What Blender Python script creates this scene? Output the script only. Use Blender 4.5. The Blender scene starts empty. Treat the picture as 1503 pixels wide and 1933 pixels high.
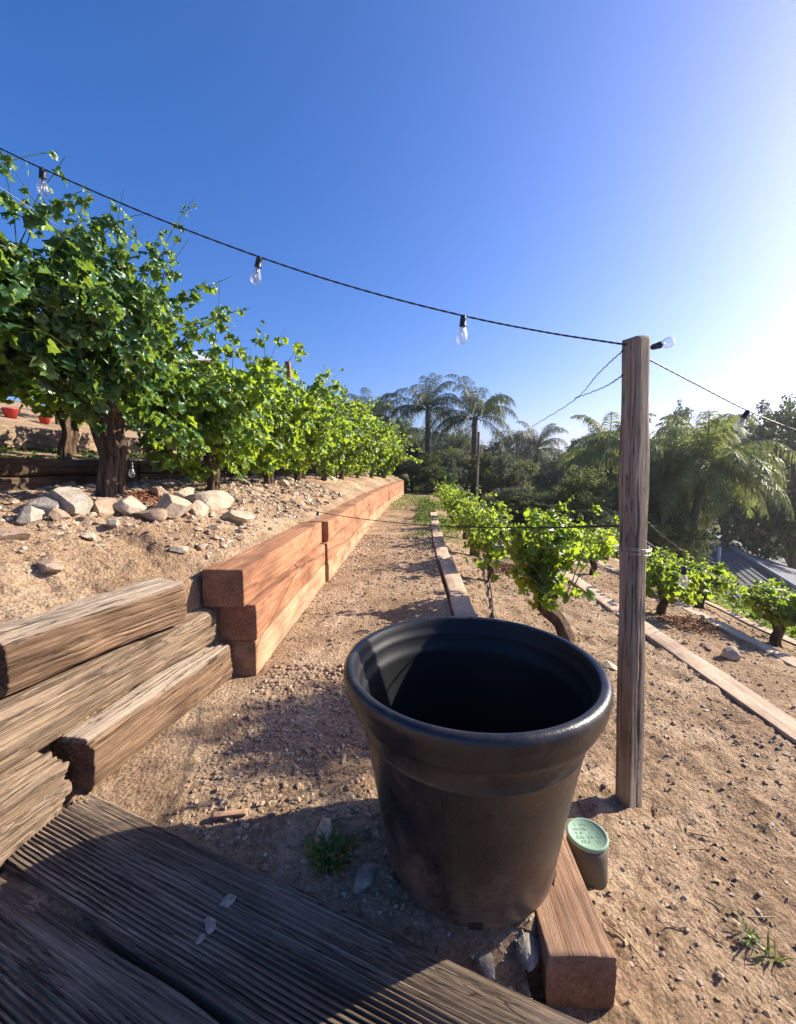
import bpy, math, random
import numpy as np
from mathutils import Vector, Matrix, Euler

# ------------------------------------------------------------------ camera, sky, sun
scene = bpy.context.scene
COL = scene.collection
F = 800.0            # focal length in photo pixels
PITCH = math.radians(6.0)
HC = 1.12            # camera height above the path
CX, CY = 751.5, 966.5
cam_d = bpy.data.cameras.new("camera"); cam = bpy.data.objects.new("camera", cam_d); COL.objects.link(cam)
cam_d.sensor_fit = 'HORIZONTAL'; cam_d.sensor_width = 36.0; cam_d.lens = 36.0 * F / 1503.0
cam_d.clip_start = 0.02; cam_d.clip_end = 3000
cam.location = (0, 0, HC); cam.rotation_euler = (math.pi/2 - PITCH, 0, 0)
scene.camera = cam

SUN_AZ = math.radians(72.0)      # to the right of straight ahead (+Y)
SUN_EL = math.radians(29.0)
world = bpy.data.worlds.new("World"); scene.world = world; world.use_nodes = True
wn = world.node_tree.nodes; wl = world.node_tree.links; wn.clear()
sky = wn.new('ShaderNodeTexSky'); sky.sky_type = 'NISHITA'; sky.sun_disc = False
sky.sun_elevation = SUN_EL; sky.sun_rotation = SUN_AZ
sky.altitude = 0; sky.air_density = 1.0; sky.dust_density = 1.2; sky.ozone_density = 6.0
bg = wn.new('ShaderNodeBackground'); bg.inputs['Strength'].default_value = 0.087
wo = wn.new('ShaderNodeOutputWorld')
hs = wn.new('ShaderNodeHueSaturation'); hs.inputs['Saturation'].default_value = 1.22
tint = wn.new('ShaderNodeMix'); tint.data_type = 'RGBA'; tint.blend_type = 'MULTIPLY'; tint.inputs[0].default_value = 1; tint.inputs[7].default_value = (1.10, .90, 1.10, 1)
wl.new(sky.outputs[0], hs.inputs['Color']); wl.new(hs.outputs[0], tint.inputs[6]); wl.new(tint.outputs[2], bg.inputs[0]); wl.new(bg.outputs[0], wo.inputs[0])

sd = bpy.data.lights.new("sun", 'SUN'); sd.energy = 5.0; sd.angle = math.radians(0.5); sd.color = (1.0, 0.92, 0.77)
sun = bpy.data.objects.new("sun", sd); COL.objects.link(sun)
sdir = Vector((math.sin(SUN_AZ)*math.cos(SUN_EL), math.cos(SUN_AZ)*math.cos(SUN_EL), math.sin(SUN_EL)))
sun.rotation_euler = (-sdir).to_track_quat('-Z', 'Y').to_euler()
sun.location = (0, 0, 20)

scene.view_settings.view_transform = 'Standard'; scene.view_settings.look = 'None'
scene.view_settings.exposure = 1.2; scene.view_settings.gamma = 1.0
scene.view_settings.use_curve_mapping = False
scene.render.engine = 'CYCLES'
scene.cycles.max_bounces = 8; scene.cycles.transparent_max_bounces = 12
scene.cycles.caustics_reflective = False; scene.cycles.caustics_refractive = False
scene.cycles.use_denoising = True

rng = np.random.default_rng(7)
random.seed(7)

# ------------------------------------------------------------------ helpers
_T = np.random.default_rng(99).random((64, 64, 64))
def vn(x, y=0.0, z=0.0):
    """smooth value noise in -1..1, vectorised"""
    x, y, z = np.broadcast_arrays(np.asarray(x, float), np.asarray(y, float), np.asarray(z, float))
    xi, yi, zi = np.floor(x).astype(int), np.floor(y).astype(int), np.floor(z).astype(int)
    fx, fy, fz = x-xi, y-yi, z-zi
    fx = fx*fx*(3-2*fx); fy = fy*fy*(3-2*fy); fz = fz*fz*(3-2*fz)
    def t(a, b, c): return _T[(xi+a) & 63, (yi+b) & 63, (zi+c) & 63]
    r = 0
    for a in (0, 1):
        for b in (0, 1):
            for c in (0, 1):
                r = r + t(a, b, c)*(fx if a else 1-fx)*(fy if b else 1-fy)*(fz if c else 1-fz)
    return r*2-1
def fbm(x, y, z=0.0, o=4):
    s = 0; a = 1; n = 0
    for i in range(o):
        s = s + a*vn(x*2**i+i*13.1, y*2**i+i*7.7, z*2**i+i*3.3); n += a; a *= .5
    return s/n

def W(px, py, depth):
    """world point at photo pixel and distance along the view axis"""
    a = (px-CX)/F*depth; b = -(py-CY)/F*depth
    return Vector((a, math.cos(PITCH)*depth + math.sin(PITCH)*b, HC - math.sin(PITCH)*depth + math.cos(PITCH)*b))
def WY(px, py, Y):
    d = W(px, py, 1.0) - Vector((0, 0, HC))
    return Vector((0, 0, HC)) + d*(Y/d.y)

def mesh_np(name, V, Fc, smooth=True):
    """V (n,3); Fc list of (m,k) index arrays"""
    me = bpy.data.meshes.new(name)
    V = np.asarray(V, dtype=np.float32)
    me.vertices.add(len(V)); me.vertices.foreach_set("co", V.ravel())
    tot = sum(f.size for f in Fc); cnt = sum(len(f) for f in Fc)
    me.loops.add(tot); me.polygons.add(cnt)
    me.loops.foreach_set("vertex_index", np.concatenate([f.ravel() for f in Fc]).astype(np.int32))
    st = []; s = 0
    for f in Fc:
        k = f.shape[1]; st.append(np.arange(len(f))*k + s); s += f.size
    me.polygons.foreach_set("loop_start", np.concatenate(st).astype(np.int32))
    me.polygons.foreach_set("use_smooth", np.full(cnt, smooth))
    me.update(calc_edges=True); me.validate()
    return me

class MB:
    def __init__(s): s.V = []; s.F = {}; s.n = 0
    def add(s, V, Fc):
        V = np.asarray(V, float).reshape(-1, 3)
        for f in Fc:
            f = np.asarray(f, int)
            if f.size: s.F.setdefault(f.shape[1], []).append(f + s.n)
        s.V.append(V); s.n += len(V)
    def build(s, name, mat, parent=None, smooth=True, origin=None):
        V = np.concatenate(s.V)
        o = Vector(origin) if origin is not None else (parent_world(parent) if parent else Vector((0, 0, 0)))
        V = V - np.array(o)
        me = mesh_np(name, V, [np.concatenate(f) for f in s.F.values()], smooth)
        ob = bpy.data.objects.new(name, me); COL.objects.link(ob)
        if mat: me.materials.append(mat)
        if parent: ob.parent = parent
        else: ob.location = o
        return ob
def parent_world(p):
    v = Vector((0, 0, 0))
    while p: v += p.location; p = p.parent
    return v

def tag(o, label=None, cat=None, group=None, kind=None):
    if label: o['label'] = label
    if cat: o['category'] = cat
    if group: o['group'] = group
    if kind: o['kind'] = kind
    return o
def empty(name, loc):
    o = bpy.data.objects.new(name, None); COL.objects.link(o); o.location = loc; o.empty_display_size = .1
    return o
def copy_tree(o, parent=None):
    c = o.copy(); COL.objects.link(c); c.parent = parent
    for ch in list(o.children): copy_tree(ch, c)
    return c

def grid_faces(n, m, closed=False):
    """n rows, m columns; closed joins last column with first"""
    i = np.arange(n-1)[:, None]; j = np.arange(m if closed else m-1)[None, :]
    j2 = (j+1) % m
    a = i*m+j; b = i*m+j2; c = (i+1)*m+j2; d = (i+1)*m+j
    return np.stack([a, b, c, d], -1).reshape(-1, 4)

def tube(pts, radii, k=8, rough=0.0, seed=0.0, cap=True, flute=0.0):
    P = np.array([list(p) for p in pts], float); n = len(P)
    R = np.broadcast_to(np.asarray(radii, float), (n,))
    T = np.gradient(P, axis=0); T /= np.linalg.norm(T, axis=1)[:, None]+1e-9
    up = np.array([0, 0, 1.]) if abs(T[0][2]) < .9 else np.array([1., 0, 0])
    a = np.cross(T[0], up); a /= np.linalg.norm(a)
    A = [a]
    for i in range(1, n):
        a = A[-1] - T[i]*np.dot(A[-1], T[i]); a /= np.linalg.norm(a)+1e-9; A.append(a)
    A = np.array(A); B = np.cross(T, A)
    th = np.linspace(0, 2*math.pi, k, endpoint=False)
    rr = R[:, None]*np.ones(k)
    if rough or flute:
        L = np.cumsum(np.r_[0, np.linalg.norm(np.diff(P, axis=0), axis=1)])[:, None]
        mr = max(R.max(), 1e-4)
        rr = rr*(1 + rough*fbm(np.cos(th)*1.5+seed, np.sin(th)*1.5+seed, L/mr*.35, 3)
                 + flute*vn(np.cos(th)*5+seed, np.sin(th)*5, L/mr*.12+seed))
    V = P[:, None, :] + rr[..., None]*(np.cos(th)[None, :, None]*A[:, None, :] + np.sin(th)[None, :, None]*B[:, None, :])
    V = V.reshape(-1, 3); Fc = [grid_faces(n, k, True)]
    if cap:
        V = np.concatenate([V, P[:1], P[-1:]])
        j = np.arange(k)
        Fc += [np.stack([(j+1) % k, j, np.full(k, n*k)], -1), np.stack([(n-1)*k+j, (n-1)*k+(j+1) % k, np.full(k, n*k+1)], -1)]
    return V, Fc

def lathe(prof, c, k=64):
    th = np.linspace(0, 2*math.pi, k, endpoint=False)
    P = np.array(prof, float)
    V = np.stack([c[0]+P[:, 0:1]*np.cos(th), c[1]+P[:, 0:1]*np.sin(th), c[2]+P[:, 1:2]*np.ones(k)], -1)
    return V.reshape(-1, 3), [grid_faces(len(P), k, True)]

def smooth_path(pts, n=8):
    P = [Vector(p) for p in pts]; out = []
    for i in range(len(P)-1):
        p0 = P[max(i-1, 0)]; p1 = P[i]; p2 = P[i+1]; p3 = P[min(i+2, len(P)-1)]
        for j in range(n):
            t = j/n
            out.append(.5*((2*p1)+(p2-p0)*t+(2*p0-5*p1+4*p2-p3)*t*t+(3*p1-p0-3*p2+p3)*t**3))
    out.append(P[-1]); return out

# ------------------------------------------------------------------ materials
def new_mat(name):
    m = bpy.data.materials.new(name); m.use_nodes = True
    nt = m.node_tree; nt.nodes.clear()
    out = nt.nodes.new('ShaderNodeOutputMaterial'); b = nt.nodes.new('ShaderNodeBsdfPrincipled')
    nt.links.new(b.outputs[0], out.inputs[0])
    return m, nt, b, out
def N(nt, t, **kw):
    n = nt.nodes.new(t)
    for k, v in kw.items():
        if k in n.inputs: n.inputs[k].default_value = v
        else: setattr(n, k, v)
    return n
def ramp(nt, src, stops):
    r = nt.nodes.new('ShaderNodeValToRGB'); e = r.color_ramp.elements
    while len(e) < len(stops): e.new(.5)
    for i, (p, c) in enumerate(stops):
        e[i].position = p; e[i].color = (*c, 1) if len(c) == 3 else c
    nt.links.new(src, r.inputs[0]); return r
def mixc(nt, a, b, fac, mode='MIX'):
    m = nt.nodes.new('ShaderNodeMix'); m.data_type = 'RGBA'; m.blend_type = mode
    for s, i in ((fac, 0), (a, 6), (b, 7)):
        if isinstance(s, (int, float)): m.inputs[i].default_value = s
        elif isinstance(s, tuple): m.inputs[i].default_value = (*s, 1)
        else: nt.links.new(s, m.inputs[i])
    return m.outputs[2]
def noise(nt, vec, scale, detail=6, rough=.6, dist=0):
    n = N(nt, 'ShaderNodeTexNoise', Scale=scale, Detail=detail, Roughness=rough, Distortion=dist)
    nt.links.new(vec, n.inputs['Vector']); return n.outputs['Fac']
def mapping(nt, scale=(1, 1, 1), loc=(0, 0, 0), coord='Object'):
    tc = nt.nodes.new('ShaderNodeTexCoord'); mp = nt.nodes.new('ShaderNodeMapping')
    mp.inputs['Scale'].default_value = scale; mp.inputs['Location'].default_value = loc
    nt.links.new(tc.outputs[coord], mp.inputs[0]); return mp.outputs[0]
def bump(nt, b, h, dist=.01, strength=1.0):
    bp = N(nt, 'ShaderNodeBump', Distance=dist, Strength=strength)
    nt.links.new(h, bp.inputs['Height']); nt.links.new(bp.outputs[0], b.inputs['Normal']); return bp

def wood_mat(name, c_dark, c_mid, c_light, rough=.85, crack=.5, bumpd=.004, gs=1.0, speck=(.02, .012, .008), bleach=None, vertical=False):
    """grain runs along the object's own X axis"""
    m, nt, b, out = new_mat(name)
    oi = nt.nodes.new('ShaderNodeObjectInfo')
    tc = nt.nodes.new('ShaderNodeTexCoord')
    ad = nt.nodes.new('ShaderNodeVectorMath'); ad.operation = 'MULTIPLY_ADD'
    cmb = nt.nodes.new('ShaderNodeCombineXYZ')
    for i in range(3): nt.links.new(oi.outputs['Random'], cmb.inputs[i])
    ad.inputs[1].default_value = (9, 9, 9)
    nt.links.new(cmb.outputs[0], ad.inputs[0]); nt.links.new(tc.outputs['Object'], ad.inputs[2])
    def mp(s):
        q = nt.nodes.new('ShaderNodeMapping'); q.inputs['Scale'].default_value = (s[1], s[2], s[0]) if vertical else s
        nt.links.new(ad.outputs[0], q.inputs[0]); return q.outputs[0]
    g1 = noise(nt, mp((2.4*gs, 95*gs, 95*gs)), 1, 8, .72, .5)
    g2 = noise(nt, mp((7*gs, 330*gs, 330*gs)), 1, 4, .7)
    big = noise(nt, mp((2.2, 5, 5)), 1, 4, .6)
    col = ramp(nt, g1, [(.3, c_dark), (.5, c_mid), (.72, c_light)]).outputs[0]
    col = mixc(nt, col, ramp(nt, big, [(.33, (.5, .47, .46)), (.58, (1.12, 1.1, 1.08))]).outputs[0], .9, 'MULTIPLY')
    col = mixc(nt, col, ramp(nt, g2, [(.3, (.6, .58, .56)), (.6, (1.1, 1.1, 1.1))]).outputs[0], .55, 'MULTIPLY')
    if bleach:      # the weathered upper face is bleached grey, the sides stay brown
        sz = nt.nodes.new('ShaderNodeSeparateXYZ'); nt.links.new(tc.outputs['Object'], sz.inputs[0])
        mrz = N(nt, 'ShaderNodeMapRange'); mrz.inputs['From Min'].default_value = .072; mrz.inputs['From Max'].default_value = .088; nt.links.new(sz.outputs[2], mrz.inputs[0])
        col = mixc(nt, mixc(nt, col, (.68, .58, .50), .85, 'MULTIPLY'), mixc(nt, col, bleach, .45), mrz.outputs[0])
    ck = noise(nt, mp((1.0*gs, 24*gs, 24*gs)), 1, 4, .65, .8)
    ckr = ramp(nt, ck, [(.26, (1, 1, 1)), (.33, (0, 0, 0)), (.468, (0, 0, 0)), (.482, (1, 1, 1)), (.497, (0, 0, 0))]).outputs[0]
    mm = N(nt, 'ShaderNodeMath', operation='MULTIPLY'); mm.inputs[1].default_value = crack
    nt.links.new(ckr, mm.inputs[0])
    col = mixc(nt, col, speck, mm.outputs[0])
    nt.links.new(col, b.inputs['Base Color']); b.inputs['Roughness'].default_value = rough
    b.inputs['Specular IOR Level'].default_value = .25
    h = N(nt, 'ShaderNodeMath', operation='MULTIPLY_ADD'); h.inputs[1].default_value = -1.2
    nt.links.new(mm.outputs[0], h.inputs[0])
    s = N(nt, 'ShaderNodeMath', operation='ADD'); nt.links.new(g1, s.inputs[0]); nt.links.new(g2, s.inputs[1])
    nt.links.new(s.outputs[0], h.inputs[2])
    bump(nt, b, h.outputs[0], bumpd, 1)
    return m

M = {}
M['redwood'] = wood_mat('redwood', (.22, .085, .04), (.38, .18, .095), (.52, .30, .175), crack=.35, bumpd=.003, speck=(.12, .05, .03))
M['redwood_pale'] = wood_mat('redwood_pale', (.30, .155, .08), (.46, .275, .165), (.58, .39, .26), crack=.3, bumpd=.003, speck=(.14, .07, .04))
M['board'] = wood_mat('board', (.44, .30, .20), (.60, .44, .31), (.72, .56, .42), crack=.3, bumpd=.003, speck=(.14, .08, .05))
M['old_timber'] = wood_mat('old_timber', (.13, .085, .05), (.38, .265, .175), (.66, .52, .38), crack=.95, bumpd=.010, bleach=(.52, .44, .35))
M['old_timber_brown'] = wood_mat('old_timber_brown', (.12, .08, .05), (.33, .235, .155), (.54, .41, .29), crack=.7, bumpd=.009)
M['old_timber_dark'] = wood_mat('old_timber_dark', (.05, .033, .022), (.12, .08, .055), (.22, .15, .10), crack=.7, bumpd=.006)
M['deck'] = wood_mat('deck', (.07, .05, .036), (.23, .17, .12), (.44, .34, .25), crack=.7, bumpd=.005)
M['post'] = wood_mat('post', (.19, .145, .105), (.32, .26, .20), (.44, .37, .29), crack=.8, bumpd=.004)
M['palm_bark'] = wood_mat('palm_bark', (.05, .045, .04), (.12, .105, .09), (.2, .18, .155), crack=.5, bumpd=.01, gs=.5)
M['bark'] = wood_mat('bark', (.06, .04, .028), (.16, .105, .07), (.32, .23, .165), crack=.9, bumpd=.022, gs=.55, vertical=True)

def dirt_mat():
    m, nt, b, out = new_mat('dirt')
    v = mapping(nt)
    n1 = noise(nt, v, 1.7, 6, .65, .8); n2 = noise(nt, v, 38, 8, .72); n3 = noise(nt, v, 170, 5, .7)
    col = ramp(nt, n1, [(.3, (.27, .175, .105)), (.5, (.415, .285, .18)), (.66, (.56, .41, .275))]).outputs[0]
    col = mixc(nt, col, ramp(nt, n2, [(.33, (.38, .32, .28)), (.5, (.95, .95, .95)), (.68, (1.25, 1.24, 1.2))]).outputs[0], .85, 'MULTIPLY')
    col = mixc(nt, col, ramp(nt, n3, [(.35, (.55, .5, .47)), (.55, (1.05, 1.05, 1.05)), (.75, (1.35, 1.33, 1.3))]).outputs[0], .7, 'MULTIPLY')
    # the hillside below and beyond the terraces carries dry grass and weeds
    geo = nt.nodes.new('ShaderNodeNewGeometry'); sx = nt.nodes.new('ShaderNodeSeparateXYZ')
    nt.links.new(geo.outputs['Position'], sx.inputs[0])
    def mr(sock, a, c):
        q = N(nt, 'ShaderNodeMapRange'); q.inputs['From Min'].default_value = a; q.inputs['From Max'].default_value = c
        nt.links.new(sock, q.inputs[0]); return q.outputs[0]
    mx = N(nt, 'ShaderNodeMath', operation='MAXIMUM')
    nt.links.new(mr(sx.outputs[0], 5, 9), mx.inputs[0]); nt.links.new(mr(sx.outputs[1], 15, 20), mx.inputs[1])
    ng = noise(nt, v, 1.3, 6, .65)
    gr = ramp(nt, ng, [(.35, (.05, .07, .025)), (.5, (.10, .11, .045)), (.65, (.24, .20, .11))]).outputs[0]
    col = mixc(nt, col, gr, mx.outputs[0])
    nt.links.new(col, b.inputs['Base Color']); b.inputs['Roughness'].default_value = .95
    b.inputs['Specular IOR Level'].default_value = .1
    vo = N(nt, 'ShaderNodeTexVoronoi', Scale=70); nt.links.new(v, vo.inputs['Vector'])
    a = N(nt, 'ShaderNodeMath', operation='MULTIPLY_ADD'); a.inputs[1].default_value = -.5
    nt.links.new(vo.outputs['Distance'], a.inputs[0]); nt.links.new(n2, a.inputs[2])
    a2 = N(nt, 'ShaderNodeMath', operation='MULTIPLY_ADD'); a2.inputs[1].default_value = .35
    nt.links.new(n3, a2.inputs[0]); nt.links.new(a.outputs[0], a2.inputs[2])
    bump(nt, b, a2.outputs[0], .022, 1)
    return m
M['dirt'] = dirt_mat()

def island_mat(name, stops, rough=.9, bs=60, bd=.004):
    m, nt, b, out = new_mat(name)
    geo = nt.nodes.new('ShaderNodeNewGeometry')
    col = ramp(nt, geo.outputs['Random Per Island'], stops).outputs[0]
    n = noise(nt, mapping(nt), bs, 6, .7)
    col = mixc(nt, col, ramp(nt, n, [(.3, (.6, .58, .55)), (.6, (1.1, 1.1, 1.1))]).outputs[0], .8, 'MULTIPLY')
    nt.links.new(col, b.inputs['Base Color']); b.inputs['Roughness'].default_value = rough
    bump(nt, b, n, bd, 1); return m
M['gravel'] = island_mat('gravel', [(0, (.20, .13, .085)), (.4, (.33, .235, .16)), (.8, (.44, .34, .25)), (1, (.62, .54, .45))], bs=120)
M['clod'] = island_mat('clod', [(0, (.24, .155, .10)), (1, (.42, .29, .19))], bs=90)
M['litter'] = island_mat('litter', [(0, (.14, .08, .04)), (.5, (.30, .19, .10)), (1, (.50, .38, .22))], bs=90)
M['mulch'] = island_mat('mulch', [(0, (.10, .03, .015)), (.6, (.24, .08, .035)), (1, (.34, .16, .08))], bs=90)
def rock_mat(name, a, b_, c):
    m, nt, b, out = new_mat(name)
    v = mapping(nt); n = noise(nt, v, 14, 8, .7); n2 = noise(nt, v, 70, 6, .7)
    col = ramp(nt, n, [(.3, a), (.5, b_), (.7, c)]).outputs[0]
    col = mixc(nt, col, ramp(nt, n2, [(.35, (.65, .62, .58)), (.6, (1.1, 1.1, 1.1))]).outputs[0], .7, 'MULTIPLY')
    nt.links.new(col, b.inputs['Base Color']); b.inputs['Roughness'].default_value = .9
    bump(nt, b, mixc(nt, n, n2, .35), .012, 1); return m
M['rock_pale'] = rock_mat('rock_pale', (.30, .225, .15), (.43, .345, .245), (.56, .47, .36))
M['rock_grey'] = rock_mat('rock_grey', (.21, .175, .14), (.32, .275, .22), (.43, .375, .31))
M['rock_brown'] = rock_mat('rock_brown', (.20, .13, .085), (.32, .22, .15), (.44, .33, .24))

def leaf_mat(name, stops, trans=.45, tcol=(.42, .62, .04), rough=.42, spec=.45):
    m, nt, b, out = new_mat(name)
    geo = nt.nodes.new('ShaderNodeNewGeometry')
    r = ramp(nt, geo.outputs['Random Per Island'], stops).outputs[0]
    n = noise(nt, mapping(nt), 30, 3, .5)
    r2 = mixc(nt, r, ramp(nt, n, [(.3, (.75, .8, .75)), (.7, (1.15, 1.1, 1.1))]).outputs[0], .7, 'MULTIPLY')
    nt.links.new(r2, b.inputs['Base Color']); b.inputs['Roughness'].default_value = rough
    b.inputs['Specular IOR Level'].default_value = spec
    tr = nt.nodes.new('ShaderNodeBsdfTranslucent')
    tc = mixc(nt, r2, tcol, .55)
    nt.links.new(tc, tr.inputs[0])
    mx = nt.nodes.new('ShaderNodeMixShader'); mx.inputs[0].default_value = trans
    nt.links.new(b.outputs[0], mx.inputs[1]); nt.links.new(tr.outputs[0], mx.inputs[2])
    nt.links.new(mx.outputs[0], out.inputs[0]); return m
M['vine_leaf'] = leaf_mat('vine_leaf', [(0, (.014, .05, .022)), (.45, (.035, .11, .03)), (.8, (.11, .21, .035)), (1, (.24, .31, .07))], .5, (.75, .95, .05), .36, .5)
M['vine_leaf_dark'] = leaf_mat('vine_leaf_dark', [(0, (.02, .07, .035)), (.5, (.042, .125, .045)), (.8, (.09, .18, .045)), (1, (.18, .26, .08))], .38, (.55, .75, .05), .33, .6)
M['palm_leaf'] = leaf_mat('palm_leaf', [(0, (.04, .065, .04)), (.7, (.07, .105, .06)), (1, (.15, .15, .07))], .3, (.25, .3, .08), .5, .3)
M['palm_bright'] = leaf_mat('palm_bright', [(0, (.10, .14, .045)), (.7, (.15, .19, .06)), (1, (.26, .25, .11))], .4, (.42, .48, .12), .5, .3)
M['tree_leaf'] = leaf_mat('tree_leaf', [(0, (.025, .045, .02)), (.6, (.05, .075, .03)), (1, (.09, .11, .045))], .3, (.2, .28, .05), .5, .3)
M['tree_grey'] = leaf_mat('tree_grey', [(0, (.07, .085, .055)), (.6, (.12, .135, .08)), (1, (.18, .19, .12))], .3, (.22, .26, .1), .5, .3)
M['tree_olive'] = leaf_mat('tree_olive', [(0, (.06, .08, .02)), (.6, (.11, .13, .035)), (1, (.17, .18, .06))], .35, (.35, .4, .06), .5, .3)
M['weed'] = leaf_mat('weed', [(0, (.04, .08, .02)), (1, (.12, .18, .05))], .4)

def plain(name, col, rough=.5, spec=.5, metal=0, ns=0, var=.3):
    m, nt, b, out = new_mat(name)
    if ns:
        n = noise(nt, mapping(nt), ns, 6, .65)
        c = mixc(nt, tuple(x*(1-var) for x in col), tuple(min(1, x*(1+var)) for x in col), n)
        nt.links.new(c, b.inputs['Base Color'])
    else: b.inputs['Base Color'].default_value = (*col, 1)
    b.inputs['Roughness'].default_value = rough; b.inputs['Specular IOR Level'].default_value = spec
    b.inputs['Metallic'].default_value = metal; return m
M['cable'] = plain('cable', (.012, .011, .011), .5, ns=40)
M['socket'] = plain('socket', (.015, .014, .014), .45, ns=40)
M['wire'] = plain('wire', (.35, .34, .33), .4, metal=.8, ns=30)
M['hose'] = plain('hose', (.10, .065, .05), .6, ns=20)
M['black_hose'] = plain('black_hose', (.02, .02, .02), .55, ns=20)
M['lid'] = plain('lid', (.20, .31, .22), .7, ns=60, var=.35)
M['lid_mark'] = plain('lid_mark', (.17, .27, .19), .6, ns=30)
M['valve_body'] = plain('valve_body', (.10, .085, .06), .7, ns=25, var=.4)
M['wall_cream'] = plain('wall_cream', (.48, .29, .21), .9, ns=1, var=.1)
M['roof_tile'] = plain('roof_tile', (.30, .19, .15), .9, ns=3, var=.3)
M['window_dark'] = plain('window_dark', (.03, .035, .04), .15)
M['white'] = plain('white', (.8, .8, .8), .6, ns=5, var=.06)
M['red'] = plain('red', (.42, .035, .025), .5, ns=8, var=.2)
M['asphalt'] = plain('asphalt', (.13, .13, .135), .95, ns=4, var=.35)
M['shingle'] = plain('shingle', (.17, .17, .175), .95, ns=3, var=.45)
M['kerb'] = plain('kerb', (.34, .33, .32), .9, ns=5, var=.15)
M['brass'] = plain('brass', (.5, .38, .2), .3, metal=1, ns=20)
M['umbel'] = plain('umbel', (.30, .16, .08), .7, ns=9)

def glass_mat():
    m, nt, b, out = new_mat('bulb_glass')
    tr = nt.nodes.new('ShaderNodeBsdfTransparent'); tr.inputs[0].default_value = (.93, .95, .97, 1)
    gl = nt.nodes.new('ShaderNodeBsdfGlossy'); gl.inputs['Roughness'].default_value = .06
    df = nt.nodes.new('ShaderNodeBsdfTranslucent'); df.inputs[0].default_value = (.9, .9, .9, 1)
    fr = N(nt, 'ShaderNodeLayerWeight', Blend=.42)
    m1 = nt.nodes.new('ShaderNodeMixShader'); m1.inputs[0].default_value = .22
    nt.links.new(gl.outputs[0], m1.inputs[1]); nt.links.new(df.outputs[0], m1.inputs[2])
    mx = nt.nodes.new('ShaderNodeMixShader')
    cl = N(nt, 'ShaderNodeMath', operation='MULTIPLY_ADD'); cl.inputs[1].default_value = .75; cl.inputs[2].default_value = .08
    nt.links.new(fr.outputs['Facing'], cl.inputs[0]); nt.links.new(cl.outputs[0], mx.inputs[0])
    nt.links.new(tr.outputs[0], mx.inputs[1]); nt.links.new(m1.outputs[0], mx.inputs[2])
    nt.links.new(mx.outputs[0], out.inputs[0]); return m
M['glass'] = glass_mat()

def pot_mat():
    m, nt, b, out = new_mat('pot_plastic')
    v = mapping(nt); tc = nt.nodes.new('ShaderNodeTexCoord'); s = nt.nodes.new('ShaderNodeSeparateXYZ')
    nt.links.new(tc.outputs['Object'], s.inputs[0])
    d1 = noise(nt, v, 9, 8, .7); d2 = noise(nt, v, 240, 3, .6)
    low = N(nt, 'ShaderNodeMapRange'); nt.links.new(s.outputs[2], low.inputs[0])
    low.inputs['From Min'].default_value = .22; low.inputs['From Max'].default_value = .0
    a = N(nt, 'ShaderNodeMath', operation='MULTIPLY_ADD'); a.inputs[1].default_value = .30
    nt.links.new(low.outputs[0], a.inputs[0]); nt.links.new(d1, a.inputs[2])
    dm = ramp(nt, a.outputs[0], [(.46, (.02, .02, .02)), (.60, (.16, .16, .16)), (.82, (.80, .80, .80))]).outputs[0]
    sp = ramp(nt, d2, [(.66, (0, 0, 0)), (.74, (.5, .5, .5))]).outputs[0]
    f = N(nt, 'ShaderNodeMath', operation='MAXIMUM'); nt.links.new(dm, f.inputs[0]); nt.links.new(sp, f.inputs[1])
    col = mixc(nt, (.010, .011, .014), (.16, .115, .08), f.outputs[0])
    nt.links.new(col, b.inputs['Base Color'])
    rr = ramp(nt, d1, [(.3, (.22, .22, .22)), (.7, (.40, .40, .40))]).outputs[0]
    nt.links.new(rr, b.inputs['Roughness']); b.inputs['Specular IOR Level'].default_value = .5
    bump(nt, b, noise(nt, v, 160, 4, .6), .0008, 1); return m
M['pot'] = pot_mat()
M['pot_inner'] = plain('pot_inner', (.006, .007, .009), .5, .3, ns=12, var=.5)

# ------------------------------------------------------------------ the lie of the land
def curve(Y):
    Y = np.asarray(Y, float)
    Yc = np.clip(Y, -5, 17)
    b = .03*Yc + .0032*np.maximum(0, Yc-4)**2
    return b + np.maximum(0, Y-17)*(.03+.0064*13) + np.minimum(0, Y+5)*.03
PROF = [(-80, 11), (-60, 9.5), (-20, 4.4), (-8, 2.25), (-5.4, 1.62), (-5.25, 1.34), (-4, 1.28), (-2.95, 1.13), (-2.80, .97), (-1.9, .91), (-1.45, .79),
        (-1.12, .63), (-1.02, .585), (-.99, .56), (-.97, .0), (0, 0), (.30, 0), (.330, -.02), (.345, -.09), (.46, -.12), (.50, -.14), (.93, -.22), (1.5, -.24), (1.95, -.27), (2.08, -.34), (2.12, -.42),
        (2.9, -.49), (3.18, -.52), (3.32, -.62), (4.0, -.72), (4.15, -.84), (6, -1.5), (9, -2.9), (14, -4.6), (30, -6.0), (60, -6.5), (110, -2), (260, 6)]
PU = np.array([p[0] for p in PROF]); PZ = np.array([p[1] for p in PROF])
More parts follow.
